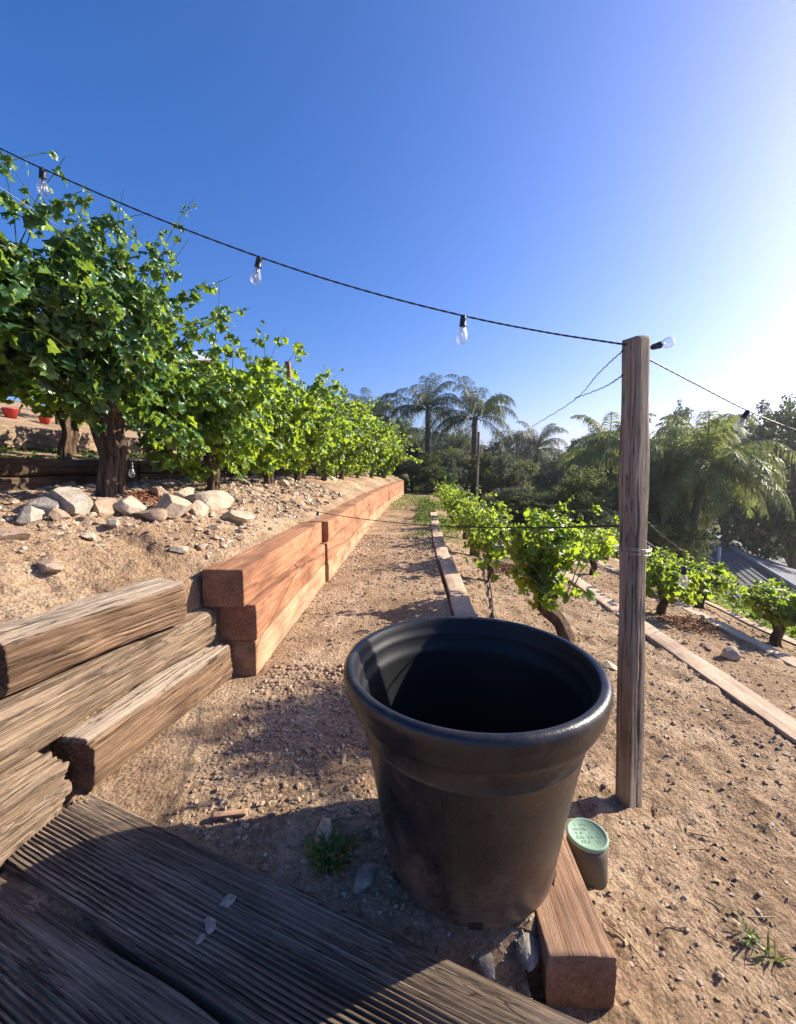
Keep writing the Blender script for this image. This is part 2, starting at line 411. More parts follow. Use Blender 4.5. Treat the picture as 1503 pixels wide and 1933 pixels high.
def base_h(X, Y):
    X = np.asarray(X, float); Y = np.asarray(Y, float)
    u = X - curve(Y)
    # old timber stack in front of the new wall stands further left
    t = np.clip((2.22-Y)/.06, 0, 1)
    sh = t*(.105 + .245*np.clip(2.13-Y, 0, 3))
    uu = np.where((u < -.5) & (u > -2.4), np.minimum(u+sh, np.maximum(u, -.5)), u)
    z = np.interp(uu, PU, PZ)
    z = np.where((Y < 1.2) & (u < -1.0), np.minimum(z, .28+np.clip((-2.0-u), 0, 9)*.5), z)
    # hollow at the near end between planks and pot
    z = z - .075*np.clip((.96-Y)/.08, 0, 1)*np.clip((u+1.6)/.3, 0, 1)*np.clip((.36-u)/.03, 0, 1)
    z = np.where((Y < .9) & (u > .28) & (u < .62), np.minimum(z, -.145), z)
    # beyond the terraces the ground settles and then climbs to far hills
    k = np.clip((Y-18)/14, 0, 1); k = k*k*(3-2*k)
    z = z*(1-k*.55*(z > 0))
    k2 = np.clip((Y-45)/160, 0, 1); z = z + 12*k2*k2*(3-2*k2)
    return z
def ground_h(X, Y):
    X = np.asarray(X, float); Y = np.asarray(Y, float)
    z = base_h(X, Y)
    u = X - curve(Y)
    rough = 1.0 + .9*((u > .5) & (u < 4)) + 1.9*np.clip((-1.05-u)/.1, 0, 1)*(u > -2.8)
    wallside = np.clip(np.abs(u+.97)/.1, 0, 1)
    z = z + wallside*(.014*fbm(X*3, Y*3, 1.5, 3)*rough + .012*fbm(X*13, Y*13, 4.2, 3)*rough + .0035*vn(X*55, Y*55, 2)*rough)
    return z
def ray_ground(px, py, tmax=200):
    o = Vector((0, 0, HC)); d = W(px, py, 1.0)-o
    t = .3
    while t < tmax:
        p = o+d*t
        if p.z < float(base_h(p.x, p.y)): return Vector((p.x, p.y, float(ground_h(p.x, p.y))))
        t += .01 + t*.004
    return o+d*tmax

def uspace():
    us = []
    def seg(a, b, s):
        us.extend(np.arange(a, b-1e-6, s))
    seg(-80, -60, 5); seg(-60, -20, 3); seg(-20, -8, .8); seg(-8, -3, .12); seg(-3, -2, .03); seg(-2, .6, .0125); seg(.6, 2.2, .018); seg(2.2, 4.3, .04); seg(4.3, 9, .2)
    seg(9, 30, 1.0); seg(30, 110, 5); seg(110, 260, 15); us.append(260)
    return np.array(sorted(set(np.round(us, 4))))
def vspace():
    vs = list(np.arange(-3, .5, .1)); y = .5
    while y < 300:
        vs.append(y); y += max(.0125, .0075*y) if y < 6 else .02*y if y < 40 else .05*y
    vs.append(300); return np.array(vs)
us, vs = uspace(), vspace()
Yg, Ug = np.meshgrid(vs, us, indexing='ij')
Xg = Ug + curve(Yg)
Zg = ground_h(Xg, Yg)
gm = mesh_np('ground', np.stack([Xg, Yg, Zg], -1).reshape(-1, 3), [grid_faces(len(vs), len(us))])
go = bpy.data.objects.new('ground', gm); COL.objects.link(go); gm.materials.append(M['dirt']); tag(go, kind='structure')

# ------------------------------------------------------------------ timbers
def timber(name, p0, p1, w, h, mat, groove=.0, gfreq=60., wob=.0, rnd=.008, ds=.02, dl=.04, roll=0, seed=None, parent=None, crack=None, taper=None, endrough=0.0, ncr=0):
    """squared timber between two end points of its centre line; w across, h up"""
    p0 = Vector(p0); p1 = Vector(p1); L = (p1-p0).length
    seed = random.random()*50 if seed is None else seed
    nl = max(3, int(L/dl)+1)
    hw, hh = w/2, h/2
    per = []
    def side(a, b, n): 
        for i in range(n): per.append((a[0]+(b[0]-a[0])*i/n, a[1]+(b[1]-a[1])*i/n))
    nw, nh = max(2, int(w/ds)), max(2, int(h/ds)); r = rnd
    def corner(cx, cy, a0):
        for k in range(4):
            a = math.radians(a0+k*22.5); per.append((cx+r*math.cos(a), cy+r*math.sin(a)))
    corner(hw-r, hh-r, 0); side((hw-r, hh), (-hw+r, hh), nw)
    corner(-hw+r, hh-r, 90); side((-hw, hh-r), (-hw, -hh+r), nh)
    corner(-hw+r, -hh+r, 180); side((-hw+r, -hh), (hw-r, -hh), nw)
    corner(hw-r, -hh+r, 270); side((hw, -hh+r), (hw, hh-r), nh)
    P = np.array(per); m = len(P)
    xs = np.linspace(-L/2, L/2, nl)
    X = np.repeat(xs[:, None], m, 1)
    Yy = np.repeat(P[None, :, 0], nl, 0); Zz = np.repeat(P[None, :, 1], nl, 0)
    nrm = P/np.linalg.norm(P, axis=1)[:, None]
    d = np.zeros((nl, m))
    if groove:
        g = (np.sin(2*math.pi*Yy/.0122+3.2*vn(X*.9+seed, Yy*9)+.9*vn(X*4, Yy*30)+seed)-.45*np.abs(vn(X*5, Yy*60+seed))-.1)*(.75+.5*vn(X*3, Yy*12+seed))*np.where(np.abs(Zz) > hh*.9, 1, .3) if gfreq == 0 else vn(Yy*gfreq+seed, Zz*gfreq+seed, X*1.3) + .5*vn(Yy*gfreq*2.1, Zz*gfreq*2.1+seed, X*2.7)
        d += groove*np.clip(g, -1.2, .3)
    if wob:
        d += wob*fbm(X*2.2+seed, Yy*5+seed, Zz*5, 4)
        cr = np.clip(np.abs(P[:, 0])/hw + np.abs(P[:, 1])/hh - 1.55, 0, .45)/.45
        d -= wob*1.4*cr[None, :]*np.clip(vn(X*4+seed, Yy*3, Zz*3)+.35, 0, 1.3)
    if ncr:
        rc = np.random.default_rng(int(seed*10)); crack = list(crack or [])
        for _ in range(ncr):
            q = P[rc.integers(m)]; a_ = rc.uniform(-L/2, L/2); crack.append((q[0], q[1], a_-rc.uniform(.1, .5), a_+rc.uniform(.1, .5), rc.uniform(.0022, .0045), rc.uniform(.010, .026)))
    if crack:
        for (cy, cz, x0, x1, wd, dp) in crack:
            prof = np.exp(-((Yy-cy-.006*vn(X*9, seed))**2+(Zz-cz-.006*vn(X*9, seed+5))**2)/wd**2)
            d -= dp*prof*np.clip((X-x0)/.1, 0, 1)*np.clip((x1-X)/.1, 0, 1)
    Yy = Yy + d*nrm[None, :, 0]; Zz = Zz + d*nrm[None, :, 1]
    if endrough:
        e = endrough*fbm(Yy*22+seed, Zz*22+seed, 3.1, 3)
        k = np.clip((np.abs(X)-(L/2-.08))/.08, 0, 1)
        X = X + np.sign(X)*e*k
    V = np.stack([X, Yy, Zz], -1)
    rings = [V.reshape(-1, 3)]; Fc = [grid_faces(nl, m, True)]
    n = nl*m
    for end, row in ((0, 0), (1, nl-1)):
        base = row*m; prev = base; c = V[row].mean(0)
        for s in (.72, .4, .12):
            rg = c + (V[row]-c)*np.array([1, s, s]); sgn = 1 if end else -1
            rg[:, 0] += (endrough*.6 if endrough else .001)*vn(rg[:, 1]*40+seed, rg[:, 2]*40)
            rings.append(rg); j = np.arange(m); j2 = (j+1) % m
            q = np.stack([prev+j, n+j, n+j2, prev+j2], -1)
            Fc.append(q[:, ::-1] if end else q); prev = n; n += m
        rings.append(c[None, :]); j = np.arange(m); j2 = (j+1) % m
        q = np.stack([prev+j, np.full(m, n), prev+j2], -1); Fc.append(q[:, ::-1] if end else q); n += 1
    by = {}
    for f in Fc: by.setdefault(f.shape[1], []).append(f[:, ::-1])
    me = mesh_np(name, np.concatenate(rings), [np.concatenate(v) for v in by.values()])
    me.materials.append(mat)
    cen = np.empty(len(me.polygons)*3, np.float32); me.polygons.foreach_get('center', cen); nrm_ = np.empty(len(me.polygons)*3, np.float32); me.polygons.foreach_get('normal', nrm_)
    me.polygons.foreach_set('use_smooth', ~((np.abs(nrm_[::3]) > .75) & (np.abs(cen[::3]) > L/2-.03)))
    ob = bpy.data.objects.new(name, me); COL.objects.link(ob)
    ax = (p1-p0).normalized()
    if abs(ax.z) > .8: side_v = Vector((1, 0, 0)); yv = (side_v - ax*side_v.dot(ax)).normalized(); zv = ax.cross(yv)
    else: yv = Vector((0, 0, 1)).cross(ax).normalized(); zv = ax.cross(yv)
    R = Matrix((ax, yv, zv)).transposed() @ Matrix.Rotation(roll, 3, 'X')
    loc = (p0+p1)/2
    ob.rotation_euler = R.to_euler()
    if parent: ob.parent = parent; ob.location = loc-parent_world(parent)
    else: ob.location = loc
    return ob
def cpt(u, Y, z): return Vector((u+float(curve(Y)), Y, z))

# new redwood wall: three courses, sections one behind the other
WH = .2
secs = [(2.19, 4.04, 0.0), (4.07, 7.6, .028), (7.63, 12.0, .0), (12.03, 17.0, .01)]
cnames = ['bottom', 'middle', 'top']
places = ['nearest section of the redwood wall', 'second section of the redwood wall, past the first joint',
          'third section of the redwood wall', 'far end section of the redwood wall near the palms']
for si, (y0, y1, pr) in enumerate(secs):
    for ci in range(3):
        off = [0.0, .012, -.03][ci] if si == 0 else [.0, .004, .0][ci]
        w = .21 if ci == 2 else .2
        cen = -.83 + pr + off - w/2
        a = y0 + ([.0, -.01, -.06][ci] if si == 0 else [0, -.05, .02][ci] if si == 1 else 0)
        b = y1 + ([0, -.05, .02][ci] if si == 0 else 0)
        z = ci*WH + WH/2 - .005
        o = timber('redwood_timber', cpt(cen, a, z+ci*.002), cpt(cen, b, z+ci*.002), w, WH-.004, M['redwood'] if ci > 0 else M['redwood_pale'],
                   groove=.0012, gfreq=70, wob=.004, rnd=.003, ds=.012, dl=.03)
        tag(o, 'orange brown %s timber, %s' % (cnames[ci], places[si]), 'timber', 'new redwood timbers of the retaining wall')

# old timbers, stacked at an angle by the camera
def old(name, a, b, w, h, mat, label, **kw):
    o = timber(name, a, b, w, h, mat, **kw); tag(o, label, 'timber', 'old weathered timbers at left'); return o
old('weathered_timber', (-1.318, 1.275, .505), (-1.105, 1.93, .505), .27, .20, M['old_timber'],
    
    'thick grey brown weathered timber with a dark knot, topmost of the old stack at left', groove=.007, gfreq=85, wob=.024, rnd=.008, ds=.004, dl=.008, endrough=.015, seed=4.2, ncr=26)
old('weathered_timber', (-1.40, .55, .305), (-1.035, 2.13, .305), .19, .185, M['old_timber_brown'],
    'long brown weathered timber, middle of the old stack, running off the left edge', groove=.004, gfreq=80, wob=.022, rnd=.03, ds=.004, dl=.01, endrough=.02, seed=9.3, ncr=22)
old('weathered_timber', (-1.115, 1.36, .105), (-.955, 2.15, .105), .17, .20, M['old_timber'],
    'short pale split timber, bottom of the old stack beside the dirt path', groove=.007, gfreq=85, wob=.020, rnd=.008, ds=.004, dl=.008, endrough=.012, seed=15.7, ncr=22)
old('weathered_timber', (-1.30, .60, .10), (-1.155, 1.29, .10), .17, .20, M['old_timber_brown'],
    'cracked brown timber with a rotten split end at the lower left edge', groove=.024, gfreq=32, wob=.026, rnd=.02, ds=.004, dl=.008, endrough=.05, seed=22.1, ncr=16, crack=[(-.085, .02, .10, 2, .012, .06), (-.03, .1, -.05, 2, .010, .055), (.03, .1, -.15, 2, .008, .045), (-.085, -.04, -.1, 2, .008, .03)])

# grooved sleepers laid as a step across the foreground
dv = Vector((.92, -.39, 0)).normalized(); nv = Vector((.39, .92, 0)).normalized()
def sleeper(off, wd, s0, s1, z, label, seed):
    c = nv*(off-wd/2)
    o = timber('grooved_sleeper', c+dv*s0+Vector((0, 0, z)), c+dv*s1+Vector((0, 0, z)), wd, .12, M['deck'],
               groove=.0075, gfreq=0, wob=.006, rnd=.008, ds=.0024, dl=.012, seed=seed, endrough=.01)
    tag(o, label, 'sleeper', 'grooved sleepers laid as a step')
sleeper(.83, .265, -1.50, .56, -.045, 'grooved grey plank farthest up the step, half in the pot shadow', 3.3)
sleeper(.552, .225, -1.7, .8, -.06, 'shaded grooved plank in the middle of the step at the bottom', 7.1)
sleeper(.312, .26, -1.7, .8, -.05, 'shaded grooved plank nearest the camera at the lower left corner', 12.9)

# edging of the path: near beam, then flat boards running away
o = timber('redwood_beam', (.425, .865, -.072), (.455, 2.1, -.072), .158, .14, M['redwood_pale'], groove=.0025, gfreq=90, wob=.003, rnd=.003, ds=.005, dl=.012)
tag(o, 'freshly cut orange beam end beside the black pot at the bottom right', 'beam')
eds = [(2.12, 3.55, .0), (3.57, 5.0, .01), (5.02, 6.6, -.01), (6.63, 8.3, .0), (8.33, 10.5, .01)]
elab = ['pale edging board just behind the black pot on the path side', 'second pale edging board past the pot, level with the nearest low vine',
        'third pale edging board along the path, beside the low vines', 'fourth pale edging board, partly under weeds', 'fifth pale edging board at the far end of the path']
for (a, b, dx), l in zip(eds, elab):
    o = timber('edging_board', cpt(.42+dx, a, -.035), cpt(.42+dx, b, -.035), .165, .10, M['board'], groove=.001, wob=.004, rnd=.004, ds=.02, dl=.05)
    tag(o, l, 'board', 'pale edging boards beside the path')
# lower terraces
l2 = [(1.2, 3.9), (3.93, 6.4), (6.43, 9.0), (9.03, 12)]
l2n = ['long pale board edging the lower terrace, running off the right edge', 'pale board edging the lower terrace, left of the grey post', 'pale terrace board behind the nearest low vine', 'far pale terrace board among the low vines']
for (a, b), l in zip(l2, l2n):
    o = timber('terrace_board', cpt(2.03, a, -.315), cpt(2.03, b, -.315), .165, .13, M['board'], groove=.001, wob=.004, rnd=.004, ds=.02, dl=.05)
    tag(o, l, 'board', 'pale boards edging the lower terraces')
for (a, b), l in zip([(2.2, 5.2), (5.23, 8.2), (8.23, 11.5)], ['pale board one terrace further down, below the vine with red mulch', 'pale board beyond the grey post on the third terrace', 'far board of the third terrace']):
    o = timber('terrace_board', cpt(3.24, a, -.575), cpt(3.24, b, -.575), .14, .13, M['board'], groove=.001, wob=.004, rnd=.004, ds=.02, dl=.05)
    tag(o, l, 'board', 'pale boards edging the lower terraces')
for (a, b), l in zip([(2.8, 6.0), (6.03, 9.5)], ['lowest pale board at the right edge beside low vines', 'lowest terrace board behind the grey post']):
    o = timber('terrace_board', cpt(4.07, a, -.79), cpt(4.07, b, -.79), .13, .13, M['board'], groove=.001, wob=.004, rnd=.004, ds=.02, dl=.05)
    tag(o, l, 'board', 'pale boards edging the lower terraces')
# upper terrace walls of old dark timber
for i, (a, b) in enumerate([(1.9, 4.3), (4.33, 7.6), (7.63, 11.0), (11.03, 15)]):
    for j in range(2):
        pl = ['behind the thick leaning vine trunk', 'behind the pile of stones', 'behind the wooden stake', 'at the far end of the vine row'][i]
        o = timber('dark_timber', cpt(-2.83, a, .99+j*.135), cpt(-2.83, b, .99+j*.135), .15, .13, M['old_timber_dark'], groove=.003, gfreq=50, wob=.012, rnd=.015, ds=.015, dl=.04)
        tag(o, 'shaded old timber %s, %s course' % (pl, ['lower', 'upper'][j]), 'timber', 'old timbers edging the upper terrace')
for i, (a, b) in enumerate([(3.5, 6.4), (6.43, 10.0)]):
    o = timber('dark_timber', cpt(-5.3, a, 1.52), cpt(-5.3, b, 1.52), .18, .3, M['old_timber_brown'], groove=.003, gfreq=50, wob=.012, rnd=.015, ds=.03, dl=.06)
    tag(o, 'sunlit brown timber on the highest terrace at the left, %s piece' % ['near', 'far'][i], 'timber', 'old timbers edging the upper terrace')

# ------------------------------------------------------------------ black nursery pot
PC = Vector((.208, 1.15, .004))
pot = empty('plant_pot', PC)
tag(pot, 'big empty black plastic nursery pot with a rolled rim and dusty sides', 'pot')
kR = .35; 
prof = [(.0, .012), (.17, .012), (.195, .004), (.222, .002), (.234, .012), (.238, .03), (.244, .08), (.262, .2), (.283, .32), (.2965, .395), (.2985, .399), (.2965, .404), (.3045, .458), (.307, .4635), (.323, .466), (.3295, .4695), (.332, .476), (.333, .484), (.3365, .486), (.3375, .494), (.3405, .496), (.342, .505), (.345, .507), (.347, .518), (.3495, .528),
        (.350, .540), (.3485, .550), (.344, .557), (.337, .561), (.329, .561), (.323, .557)]
prof2 = [(.323, .557), (.319, .549), (.316, .538), (.313, .522), (.3075, .517), (.306, .505), (.301, .472),
        (.2955, .467), (.294, .45), (.276, .36), (.258, .25), (.241, .12), (.226, .035), (.208, .022), (.0, .022)]
kS = 1.03
prof = [(a*kS, b*kS) for a, b in prof]; prof2 = [(a*kS, b*kS) for a, b in prof2]
mb = MB(); mb.add(*lathe(prof, PC, 128)); bo = mb.build('body', M['pot'], pot); bo.data.set_sharp_from_angle(angle=math.radians(38))
mb = MB(); mb.add(*lathe(prof2, PC, 128)); mb.build('inner_wall', M['pot_inner'], pot)
# moulding seam down the wall and a drain notch at the foot
mb = MB()
a = math.radians(-112)
pts = [PC+Vector((math.cos(a)*(r+.0008), math.sin(a)*(r+.0008), z)) for r, z in [(.2515, .082), (.270, .206), (.2915, .33), (.3065, .395)]]
mb.add(*tube(pts, .0013, 6)); mb.build('seam', M['pot'], pot)
for ang in (-95, -30, 30, 95, 150, 210):
    a = math.radians(ang); c = PC+Vector((math.cos(a)*.242, math.sin(a)*.242, .022))
    t = Vector((-math.sin(a), math.cos(a), 0)); n = Vector((math.cos(a), math.sin(a), 0))
    vv = []
    for dz in (-.009, .009):
        for dt in (-.016, .016):
            for dn in (-.006, .0045): vv.append(c+t*dt+n*(dn+dz*.08)+Vector((0, 0, dz)))
    mb = MB(); mb.add([list(v) for v in vv], [np.array([[0, 1, 3, 2], [4, 6, 7, 5], [0, 4, 5, 1], [2, 3, 7, 6], [0, 2, 6, 4], [1, 5, 7, 3]])])
    mb.build('drain_hole', M['cable'], pot, smooth=False)

# ------------------------------------------------------------------ fence post
pb = ray_ground(1190, 1520); pb.z -= .18
pt = WY(1201, 640, 1.56)
o = timber('wooden_post', pb, pt, .072, .070, M['post'], groove=.0012, gfreq=60, wob=.004, rnd=.005, ds=.004, dl=.01, roll=math.radians(22), seed=31.0, endrough=.006,
           crack=[(.0, -.036, -2, .05, .003, .014), (-.02, -.034, -.2, .5, .003, .008), (.036, .01, -2, 2, .003, .01)])
tag(o, 'tall square grey wooden post with long cracks, carrying the light strings', 'post')

# round green irrigation cover
vb = ray_ground(1112, 1640)
vc = Vector((.598, 1.225, -.17))
vx = empty('irrigation_cover', vc); tag(vx, 'small round green irrigation box cover beside the wooden post', 'valve cover')
mb = MB(); mb.add(*lathe([(.0, 0), (.064, 0), (.060, .10), (.058, .128), (.0, .128)], vc, 40)); mb.build('box_body', M['valve_body'], vx)
mb = MB(); mb.add(*lathe([(.0, .129), (.060, .129), (.0615, .131), (.0615, .139), (.060, .141), (.055, .1415), (.054, .140), (.0, .140)], vc, 48)); lid = mb.build('lid', M['lid'], vx)
mb = MB()
for r in range(5):
    for c in range(-4, 5):
        x = c*.0088; y = .032-r*.0155
        if x*x+y*y > .046**2 or random.random() < .3: continue
        w_ = random.choice([.0022, .0028, .003])
        cx_, cy_ = vc.x+x, vc.y+y; zt = vc.z+.1402
        hh = .0042
        for (ax_, ay_, bx_, by_) in random.sample([(-1, -1, -1, 1), (-1, 1, 1, 1), (1, 1, 1, -1), (-1, 0, 1, 0), (-1, -1, 1, -1)], 3):
            p = Vector((cx_+ax_*w_, cy_+ay_*hh, zt)); q = Vector((cx_+bx_*w_, cy_+by_*hh, zt))
            mb.add(*tube([p, (p+q)/2, q], .0007, 5))
mb.build('raised_marks', M['lid_mark'], lid)

# ------------------------------------------------------------------ rocks
def rock_mesh(c, s, seed, sub=3, flat=.75, stretch=(1, 1, 1), cuts=16):
    import bmesh
    bm = bmesh.new(); bmesh.ops.create_icosphere(bm, subdivisions=sub, radius=1)
    V = np.array([v.co[:] for v in bm.verts]); Fc = np.array([[v.index for v in f.verts] for f in bm.faces]); bm.free()
    r = np.random.default_rng(int(seed*1000))
    for _ in range(cuts):
        n = r.normal(size=3); n /= np.linalg.norm(n); d = r.uniform(.42, .8)
        k = V@n; V = V - np.outer(np.clip(k-d, 0, None), n)*.97
    V = V*(1+.05*fbm(V[:, 0]*2.5+seed, V[:, 1]*2.5, V[:, 2]*2.5, 3)[:, None])
    V = V*np.array([stretch[0], stretch[1], flat*stretch[2]])*s
    a = r.uniform(0, 6.28); ca, sa = math.cos(a), math.sin(a)
    V = V@np.array([[ca, sa, 0], [-sa, ca, 0], [0, 0, 1]])
    return V+np.array(list(c)), [Fc]
ROCKS = [ # px, py(ground contact centre), size m, flat, material, label
    (78, 962, .078, .65, 'rock_grey', 'flat shaded grey stone, leftmost of the stones by the vine trunk'),
    (140, 968, .072, .9, 'rock_grey', 'blocky grey stone left of the thick vine trunk'),
    (192, 968, .062, .8, 'rock_brown', 'brown stone at the foot of the thick vine trunk'),
    (248, 972, .06, .85, 'rock_pale', 'pale broken stone just right of the thick vine trunk'),
    (326, 975, .078, .85, 'rock_pale', 'rounded cream boulder in the middle of the stone row'),
    (373, 972, .048, .9, 'rock_pale', 'small cream stone right of the rounded cream boulder'),
    (408, 955, .115, .62, 'rock_pale', 'largest cream slab stone tilted on the stone row'),
    (442, 982, .066, .6, 'rock_pale', 'pale stone in front of the largest cream slab'),
    (22, 1012, .06, .6, 'rock_brown', 'low brown stone at the left edge by the pale trunk foot'),
    (380, 1032, .04, .7, 'rock_brown', 'small reddish stone lying before the redwood timbers'),
    (342, 1040, .042, .6, 'rock_pale', 'small pale stone lying in the dirt above the old timber'),
    (452, 1018, .035, .5, 'rock_brown', 'small stone just above the end of the redwood wall'),
    (285, 985, .05, .8, 'rock_brown', 'brown stone low in front of the pale broken stone'),
    (115, 985, .04, .7, 'rock_brown', 'small brown stone below the blocky grey stone'),
    (55, 985, .05, .8, 'rock_grey', 'grey stone below the flat shaded grey stone at far left'),
    (215, 990, .035, .7, 'rock_grey', 'small grey stone in front of the thick trunk'),
    (350, 945, .055, .8, 'rock_pale', 'pale stone behind the small cream stone'),
    (405, 1000, .035, .7, 'rock_pale', 'small pale stone below the largest cream slab'),
    (470, 995, .03, .7, 'rock_brown', 'small brown stone at the right end of the stone row'),
    (170, 1020, .035, .6, 'rock_pale', 'small pale stone lying alone in the dirt before the vine trunk'),
    (300, 948, .05, .8, 'rock_brown', 'brown stone behind the rounded cream boulder'),
    (100, 1080, .05, .55, 'rock_brown', 'dark clod of earth above the old timbers'),
    (512, 915, .085, .7, 'rock_pale', 'pale stone on the upper terrace, left of the wooden stake'),
    (538, 920, .09, .8, 'rock_pale', 'pale stone touching the foot of the wooden stake'),
    (562, 922, .08, .6, 'rock_pale', 'pale stone right of the wooden stake foot'),
    (480, 925, .09, .6, 'rock_brown', 'brown stone left of the pale stones by the stake'),
    (625, 905, .12, .5, 'rock_pale', 'pale stone on the far upper terrace beyond the stake'),
    (1385, 1245, .085, .8, 'rock_pale', 'angular pale stone on the lower terrace behind the long board'),
    (1335, 1225, .06, .5, 'rock_brown', 'flat brown stone on the lower terrace beside the angular pale one'),
    (610, 1590, .05, .6, 'rock_pale', 'pale stone in the pot shadow left of the pot'),
    (912, 1830, .034, .6, 'rock_grey', 'long thin grey stone under the near side of the pot'),
    (995, 1840, .045, .6, 'rock_grey', 'grey broken slab leaning against the orange beam end'),
    (395, 1752, .028, .6, 'rock_grey', 'small grey stone, largest of those lying on the shaded plank'),
    (378, 1775, .016, .8, 'rock_grey', 'tiny grey pebble in front of the small stone on the plank'),
    (430, 1700, .03, .3, 'rock_grey', 'flat grey flake lying on the shaded plank'),
    (915, 1062, .04, .7, 'white', 'small white stone by the drip hose beyond the pot'),
    (690, 1662, .04, .5, 'rock_grey', 'shaded stone lying against the left foot of the pot'),
    (1150, 1262, .06, .6, 'rock_pale', 'pale stone behind the rim of the pot and left of the post'),
]
for i, (px, py, s, fl, mt, lb) in enumerate(ROCKS):
    p = ray_ground(px, py)
    if 1690 < py < 1790 and px < 500:      # on the plank
        d = W(px, py, 1.0)-Vector((0, 0, HC)); t = (HC-.018)/(-d.z); p = Vector((0, 0, HC))+d*t
    st = (1.3, .9, 1)
    if i == 22: st = (2.0, .7, 1)
    if i == 23: st = (1.6, .8, 1.2)
    if i == 6: st = (1.25, .8, 1)
    s *= 1.2 if py < 1100 and px < 700 else 1
    if py < 1000 and px < 460: s *= 1.22 if px < 230 else 1.45; fl = min(1, fl*1.2)
    if 1690 < py < 1790 and px < 500: s *= .7
    mb = MB(); mb.add(*rock_mesh(p+Vector((0, 0, s*fl*.32)), s, i*3.7+1.1, 4 if s > .05 else 3, fl, st))
    o = mb.build('rock', M[mt], origin=p, smooth=False); tag(o, lb, 'rock', 'stones on the terraces')
# a chip of red wood at the shadow edge
p = ray_ground(430, 1552)
o = timber('wood_chip', p+Vector((-.05, .0, .008)), p+Vector((.06, .012, .012)), .02, .01, M['redwood_pale'], wob=.003, rnd=.003, ds=.004, dl=.01)
tag(o, 'thin orange wood chip lying in the dirt at the shadow edge', 'wood chip')

# ------------------------------------------------------------------ gravel, clods
def scatter(name, n, region, smin, smax, mat, label, seed, bias=1.0, sub=1):
    import bmesh
    bm = bmesh.new(); bmesh.ops.create_icosphere(bm, subdivisions=sub, radius=1)
    B = np.array([v.co[:] for v in bm.verts]); Fb = np.array([[v.index for v in f.verts] for f in bm.faces]); bm.free()
    r = np.random.default_rng(seed)
    (u0, u1, y0, y1) = region
    u = r.uniform(u0, u1, n*2); Y = y0+(y1-y0)*r.random(n*2)**bias
    X = u+curve(Y)
    dens = fbm(X*1.7+seed, Y*1.7, 0, 3)
    keep = dens > r.uniform(-.7, .5, n*2)
    # nothing on or inside planks and timbers
    along = X*nv.x+Y*nv.y
    keep &= ~((along < .84) & (X < .36))
    uu = u
    keep &= ~((uu > -1.1) & (uu < -.82) & (Y > 2.1)) & ~((uu > .33) & (uu < .52)) & ~((uu > 1.93) & (uu < 2.13))
    keep &= ~((Y < 2.2) & (uu < -.80) & (uu > -1.5))
    X, Y = X[keep][:n], Y[keep][:n]; n = len(X)
    Z = ground_h(X, Y)
    s = smin+(smax-smin)*r.random(n)**3.5
    s *= np.clip(.5+Y*.25, .8, 2.2)
    J = 1+.38*r.normal(size=(n, len(B), 3)).clip(-1.4, 1.4)*.7
    sc = s[:, None, None]*np.stack([r.uniform(.7, 1.4, n), r.uniform(.7, 1.3, n), r.uniform(.4, .85, n)], -1)[:, None, :]
    V = B[None]*J*sc
    a = r.uniform(0, 6.28, n); ca, sa = np.cos(a)[:, None], np.sin(a)[:, None]
    x = V[..., 0]*ca-V[..., 1]*sa; y = V[..., 0]*sa+V[..., 1]*ca
    V = np.stack([x+X[:, None], y+Y[:, None], V[..., 2]+Z[:, None]+s[:, None]*.15], -1).reshape(-1, 3)
    Fc = (Fb[None]+(np.arange(n)*len(B))[:, None, None]).reshape(-1, 3)
    me = mesh_np(name, V, [Fc], False); me.materials.append(mat)
    o = bpy.data.objects.new(name, me); COL.objects.link(o); tag(o, label, 'gravel', kind='stuff'); return o
scatter('gravel', 24000, (-1.0, 4.0, .75, 7.0), .0015, .010, M['gravel'], 'loose pale gravel and crumbs of earth on the path and lower terraces', 5, 1.5)
scatter('earth_clods', 1700, (-.8, 3.9, .8, 6.0), .003, .017, M['clod'], 'brown crumbled clods of earth on the path and terraces', 6, 1.4)
scatter('earth_clods', 2200, (-.78, -.15, 1.15, 2.3), .003, .015, M['clod'], 'lumpy crumbled earth between the old timbers and the pot', 16, 1.0)
scatter('gravel', 7000, (-2.8, -1.12, 1.6, 7.0), .003, .022, M['gravel'], 'loose pale gravel on the upper terrace under the vines', 8, 1.3)

